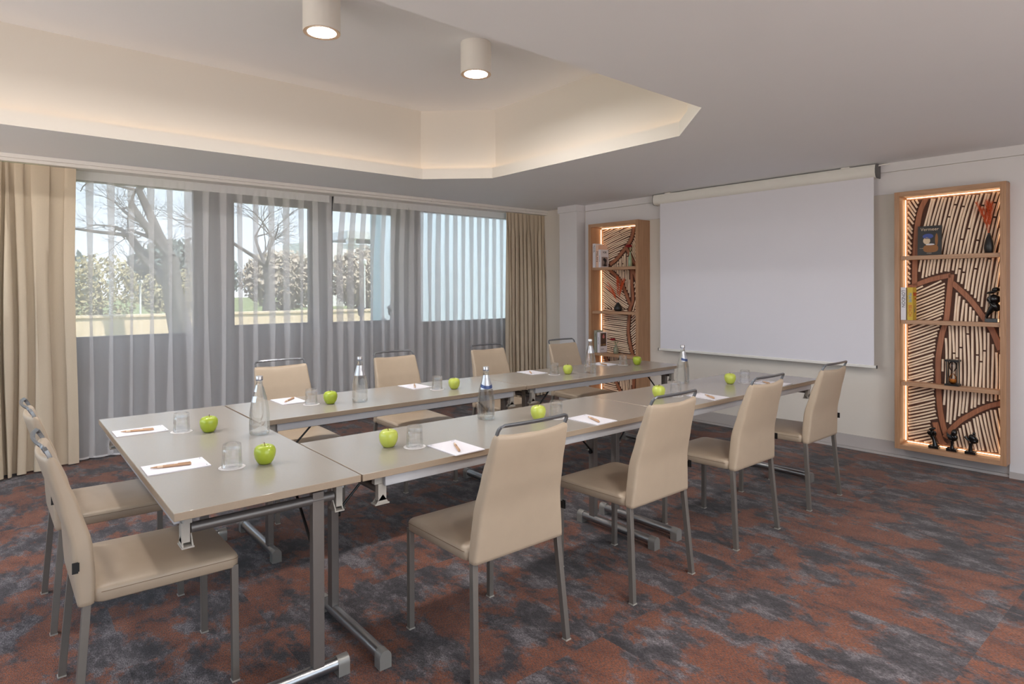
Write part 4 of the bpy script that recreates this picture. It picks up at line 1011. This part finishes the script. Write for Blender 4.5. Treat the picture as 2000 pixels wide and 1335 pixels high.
# ------------------------------------------------------------------ outside the windows
M_GRASS = mat('grass', (124, 132, 84), .9, var=.3, scale=2); M_GWALL = mat('garden_wall_stone', (226, 204, 176), .85, var=.06, scale=.6)
M_BARK = mat('bark', (96, 92, 90), .9, var=.3, scale=4); M_BUILD = mat('building_white', (236, 236, 234), .8, var=.02); M_PBLUE2 = mat('pale_blue_surface', (196, 214, 224), .6, var=.02, scale=1)
M_EVER = mat('evergreen_foliage', (104, 116, 112), .9, var=.35, scale=1.5); M_GOLD = mat('golden_foliage', (160, 150, 116), .9, var=.3, scale=2); M_BRUSH = mat('bare_brush', (176, 164, 148), .9, var=.3, scale=1.5); M_LPOST = mat('lamp_post_paint', (226, 226, 222), .6)
bm = BM(); box(bm, -60, 120, Y1 + T, 160, -.35, -.25); struct('outdoor_ground', bm, M_GRASS)
r = empty('garden_wall', (10, 22, -.25), 0, 'long low cream stone wall across the garden outside the windows', 'wall')
bm = BM(); box(bm, -30, 60, 0, .4, 0, .86); sub('wall_body', bm, M_GWALL, r)
bm = BM(); box(bm, -30, 60, -.05, .45, .86, .93); sub('coping', bm, M_GWALL, r)
def bare_tree(name, loc, h, r0, seed, label, lean=(0, 0), depth=5):
    rnd = random.Random(seed); bm = BM()
    def grow(p, d, L, r, k):
        pts = [p]; dd = d.copy(); q = p.copy(); n = 3
        for i in range(n):
            dd = (dd + Vector((rnd.uniform(-.22, .22), rnd.uniform(-.22, .22), rnd.uniform(-.10, .14)))).normalized(); q = q + dd * L / n; pts.append(q.copy())
        rr = [r * (1 - .38 * i / n) for i in range(n + 1)]; tube(bm, pts, rr, 6 if k > 2 else 4 if k > 0 else 3, cap=False)
        if k <= 0: return
        m = 3 if k > 3 else rnd.choice((3, 4, 4))
        for j in range(m + (1 if k < 3 else 0)):
            t = rnd.choice((1, 2, 3)) if j else 3; base = pts[t]; a = rnd.uniform(0, 2 * pi); sp = rnd.uniform(.45, 1.05)
            ax = dd.orthogonal().normalized(); ax = Matrix.Rotation(a, 3, dd) @ ax; nd = (dd * cos(sp) + ax * sin(sp)); nd.z = nd.z * .8 + .12; grow(base, nd.normalized(), L * rnd.uniform(.60, .85), rr[t] * rnd.uniform(.5, .7), k - 1)
    grow(Vector((0, 0, 0)), Vector((lean[0], lean[1], 1)).normalized(), h, r0, depth)
    return tag(link(name, bm, M_BARK, loc=loc), label, 'tree')
bare_tree('bare_tree', (4.25, 20.2, -.27), 2.7, .36, 21, 'large bare tree with spreading limbs, its trunk before the garden wall', (-.05, 0), 6)
bare_tree('bare_tree', (8.6, 26.0, -.27), 2.7, .22, 5, 'bare tree behind the garden wall, seen through the second window', (-.1, 0), 5)
bare_tree('bare_tree', (-1.2, 28, -.27), 2.6, .2, 13, 'bare tree behind the garden wall, seen at the left of the first window', (.1, 0), 5)
def foliage(name, loc, size, n, m, seed, label, leaf=.16, trunk=True):
    rnd = random.Random(seed); r = empty(name, loc, 0, label, 'tree'); bm = BM()
    for k in range(int(n * 2.2)):
        while True:
            p = Vector((rnd.uniform(-1, 1), rnd.uniform(-1, 1), rnd.uniform(-1, 1)))
            if p.length < 1: break
        p = p * (.55 + .45 * rnd.random()) if rnd.random() < .3 else p.normalized() * rnd.uniform(.75, 1.0) if rnd.random() < .8 else p
        c = Vector((p.x * size[0], p.y * size[1], size[2] * (1.0 + p.z * .9))); s = leaf * .55 * rnd.uniform(.4, 1.5)
        a = Vector((rnd.uniform(-1, 1), rnd.uniform(-1, 1), rnd.uniform(-1, 1))).normalized(); b = a.orthogonal().normalized()
        bm.faces.new([bm.verts.new(c + a * s), bm.verts.new(c + b * s * .7), bm.verts.new(c - a * s), bm.verts.new(c - b * s * .7)])
    sub('foliage', bm, m, r)
    bm = BM(); tube(bm, [(0, 0, 0), (0, 0, size[2] * 1.2)], [size[0] * .07 + .05, .04], 8); sub('trunk', bm, M_BARK, r); return r
FO = [((3.2, 30, -.27), (1.6, 1.2, 1.7), 900, M_GOLD, 'golden leaved tree behind the garden wall at the left', .15), ((6.4, 33, -.27), (1.5, 1.2, 1.5), 700, M_GOLD, 'golden leaved tree behind the garden wall, left of the bare trunk', .14),
      ((1.0, 41, -.27), (3.4, 2.0, 2.3), 1800, M_EVER, 'dark green tree mass at the far left outside', .35), ((8.6, 41, -.27), (3.2, 2.0, 2.5), 2000, M_EVER, 'dark green tree mass outside the first window', .35),
      ((15.6, 44, -.27), (3.0, 1.5, 2.4), 1500, M_BRUSH, 'grey brown brush tree outside, behind the bare trunk', .35), ((18.5, 36, -.27), (3.2, 2.0, 2.4), 1500, M_BRUSH, 'grey brown brush tree outside the second window, left', .30),
      ((23.8, 39, -.27), (2.6, 2.0, 2.5), 1500, M_BRUSH, 'grey brown brush tree outside the second window, right', .30), ((20.5, 30, -.27), (1.6, 1.2, 1.4), 500, M_GOLD, 'sparse golden tree outside the second window', .16),
      ((29.0, 52, -.27), (2.6, 2.0, 2.3), 2200, mat('pine_green', (92, 116, 84), .9, var=.3, scale=2), 'round crowned green pine before the white building', .30), ((24.3, 49, -.27), (2.2, 2.0, 2.0), 1400, M_BRUSH, 'brown brush tree left of the pine', .30),
      ((28.5, 42, -.27), (1.9, 1.5, 1.3), 1200, M_BRUSH, 'low brown shrub outside the third window', .25)]
for i, (l, s, n, m, lb, lf) in enumerate(FO): foliage('leafy_tree', l, s, n, m, 30 + i, lb, lf)
r = empty('white_building', (30, 62, -.27), 0, 'white flat roofed building far behind the trees', 'building')
bm = BM(); box(bm, -6, 8, 0, 6, 0, 6.6); box(bm, -1.2, -.4, -.3, .5, 6.6, 7.6); sub('wall_body', bm, M_BUILD, r)
bm = BM(); box(bm, -1.5, 9, -.6, 6, 7.2, 8.0); sub('roof', bm, mat('roof_grey', (206, 210, 210), .7), r)
lp = empty('street_lamp', (0, 0, 0), 0, 'x', 'street lamp', 'white street lamps in the garden')
bm = BM(); tube(bm, [(0, 0, 0), (0, 0, 2.6)], [.05, .035], 8); sub('post', bm, M_LPOST, lp, smooth=True)
bm = BM(); lathe(bm, [(.02, 2.6), (.10, 2.66), (.12, 2.8), (.03, 2.86)], 12); sub('lantern_head', bm, M_LPOST, lp, smooth=True)
LPS = [((12.0, 24.2, -.27), 'white street lamp outside the third window'), ((2.85, 24, -.27), 'white street lamp at the left of the first window'), ((3.8, 24.6, -.27), 'white street lamp near the middle of the first window'), ((5.4, 24.2, -.27), 'white street lamp left of the bare trunk')]
for i, (p, l) in enumerate(LPS): o = place(lp, i, p, 0, l); o.scale = (.8, .8, 1.05 if i == 0 else .72)
r = empty('pale_blue_panel', (4.44, 8.4, -.3), 0, 'pale blue panel close outside the right windows', 'building')  # plain upright panel, pale blue all over
bm = BM(); box(bm, 0, 9, 0, .3, 0, 5.5); sub('panel_body', bm, M_PBLUE2, r); bm = BM(); box(bm, -.02, .03, -.02, .32, 0, 5.5); sub('corner_trim', bm, M_PBLUE2, r)
ln = empty('garden_lantern', (0, 0, 0), 0, 'x', 'lantern', 'dark lanterns outside the third window')
bm = BM(); lathe(bm, [(.02, 0), (.02, .14), (.045, .16), (.055, .25), (.075, .26), (.02, .31), (.006, .34)], 8); box(bm, -.012, .012, -.012, .012, -1.12, 0); sub('lantern_body', bm, mat('lantern_dark', (74, 78, 86), .6), ln)
for i, (p, l) in enumerate([((4.30, 8.8, .86), 'dark garden lantern outside the third window, left one'), ((4.52, 8.25, .88), 'dark garden lantern outside the third window, by the pale blue panel')]): place(ln, i, p, 0, l)
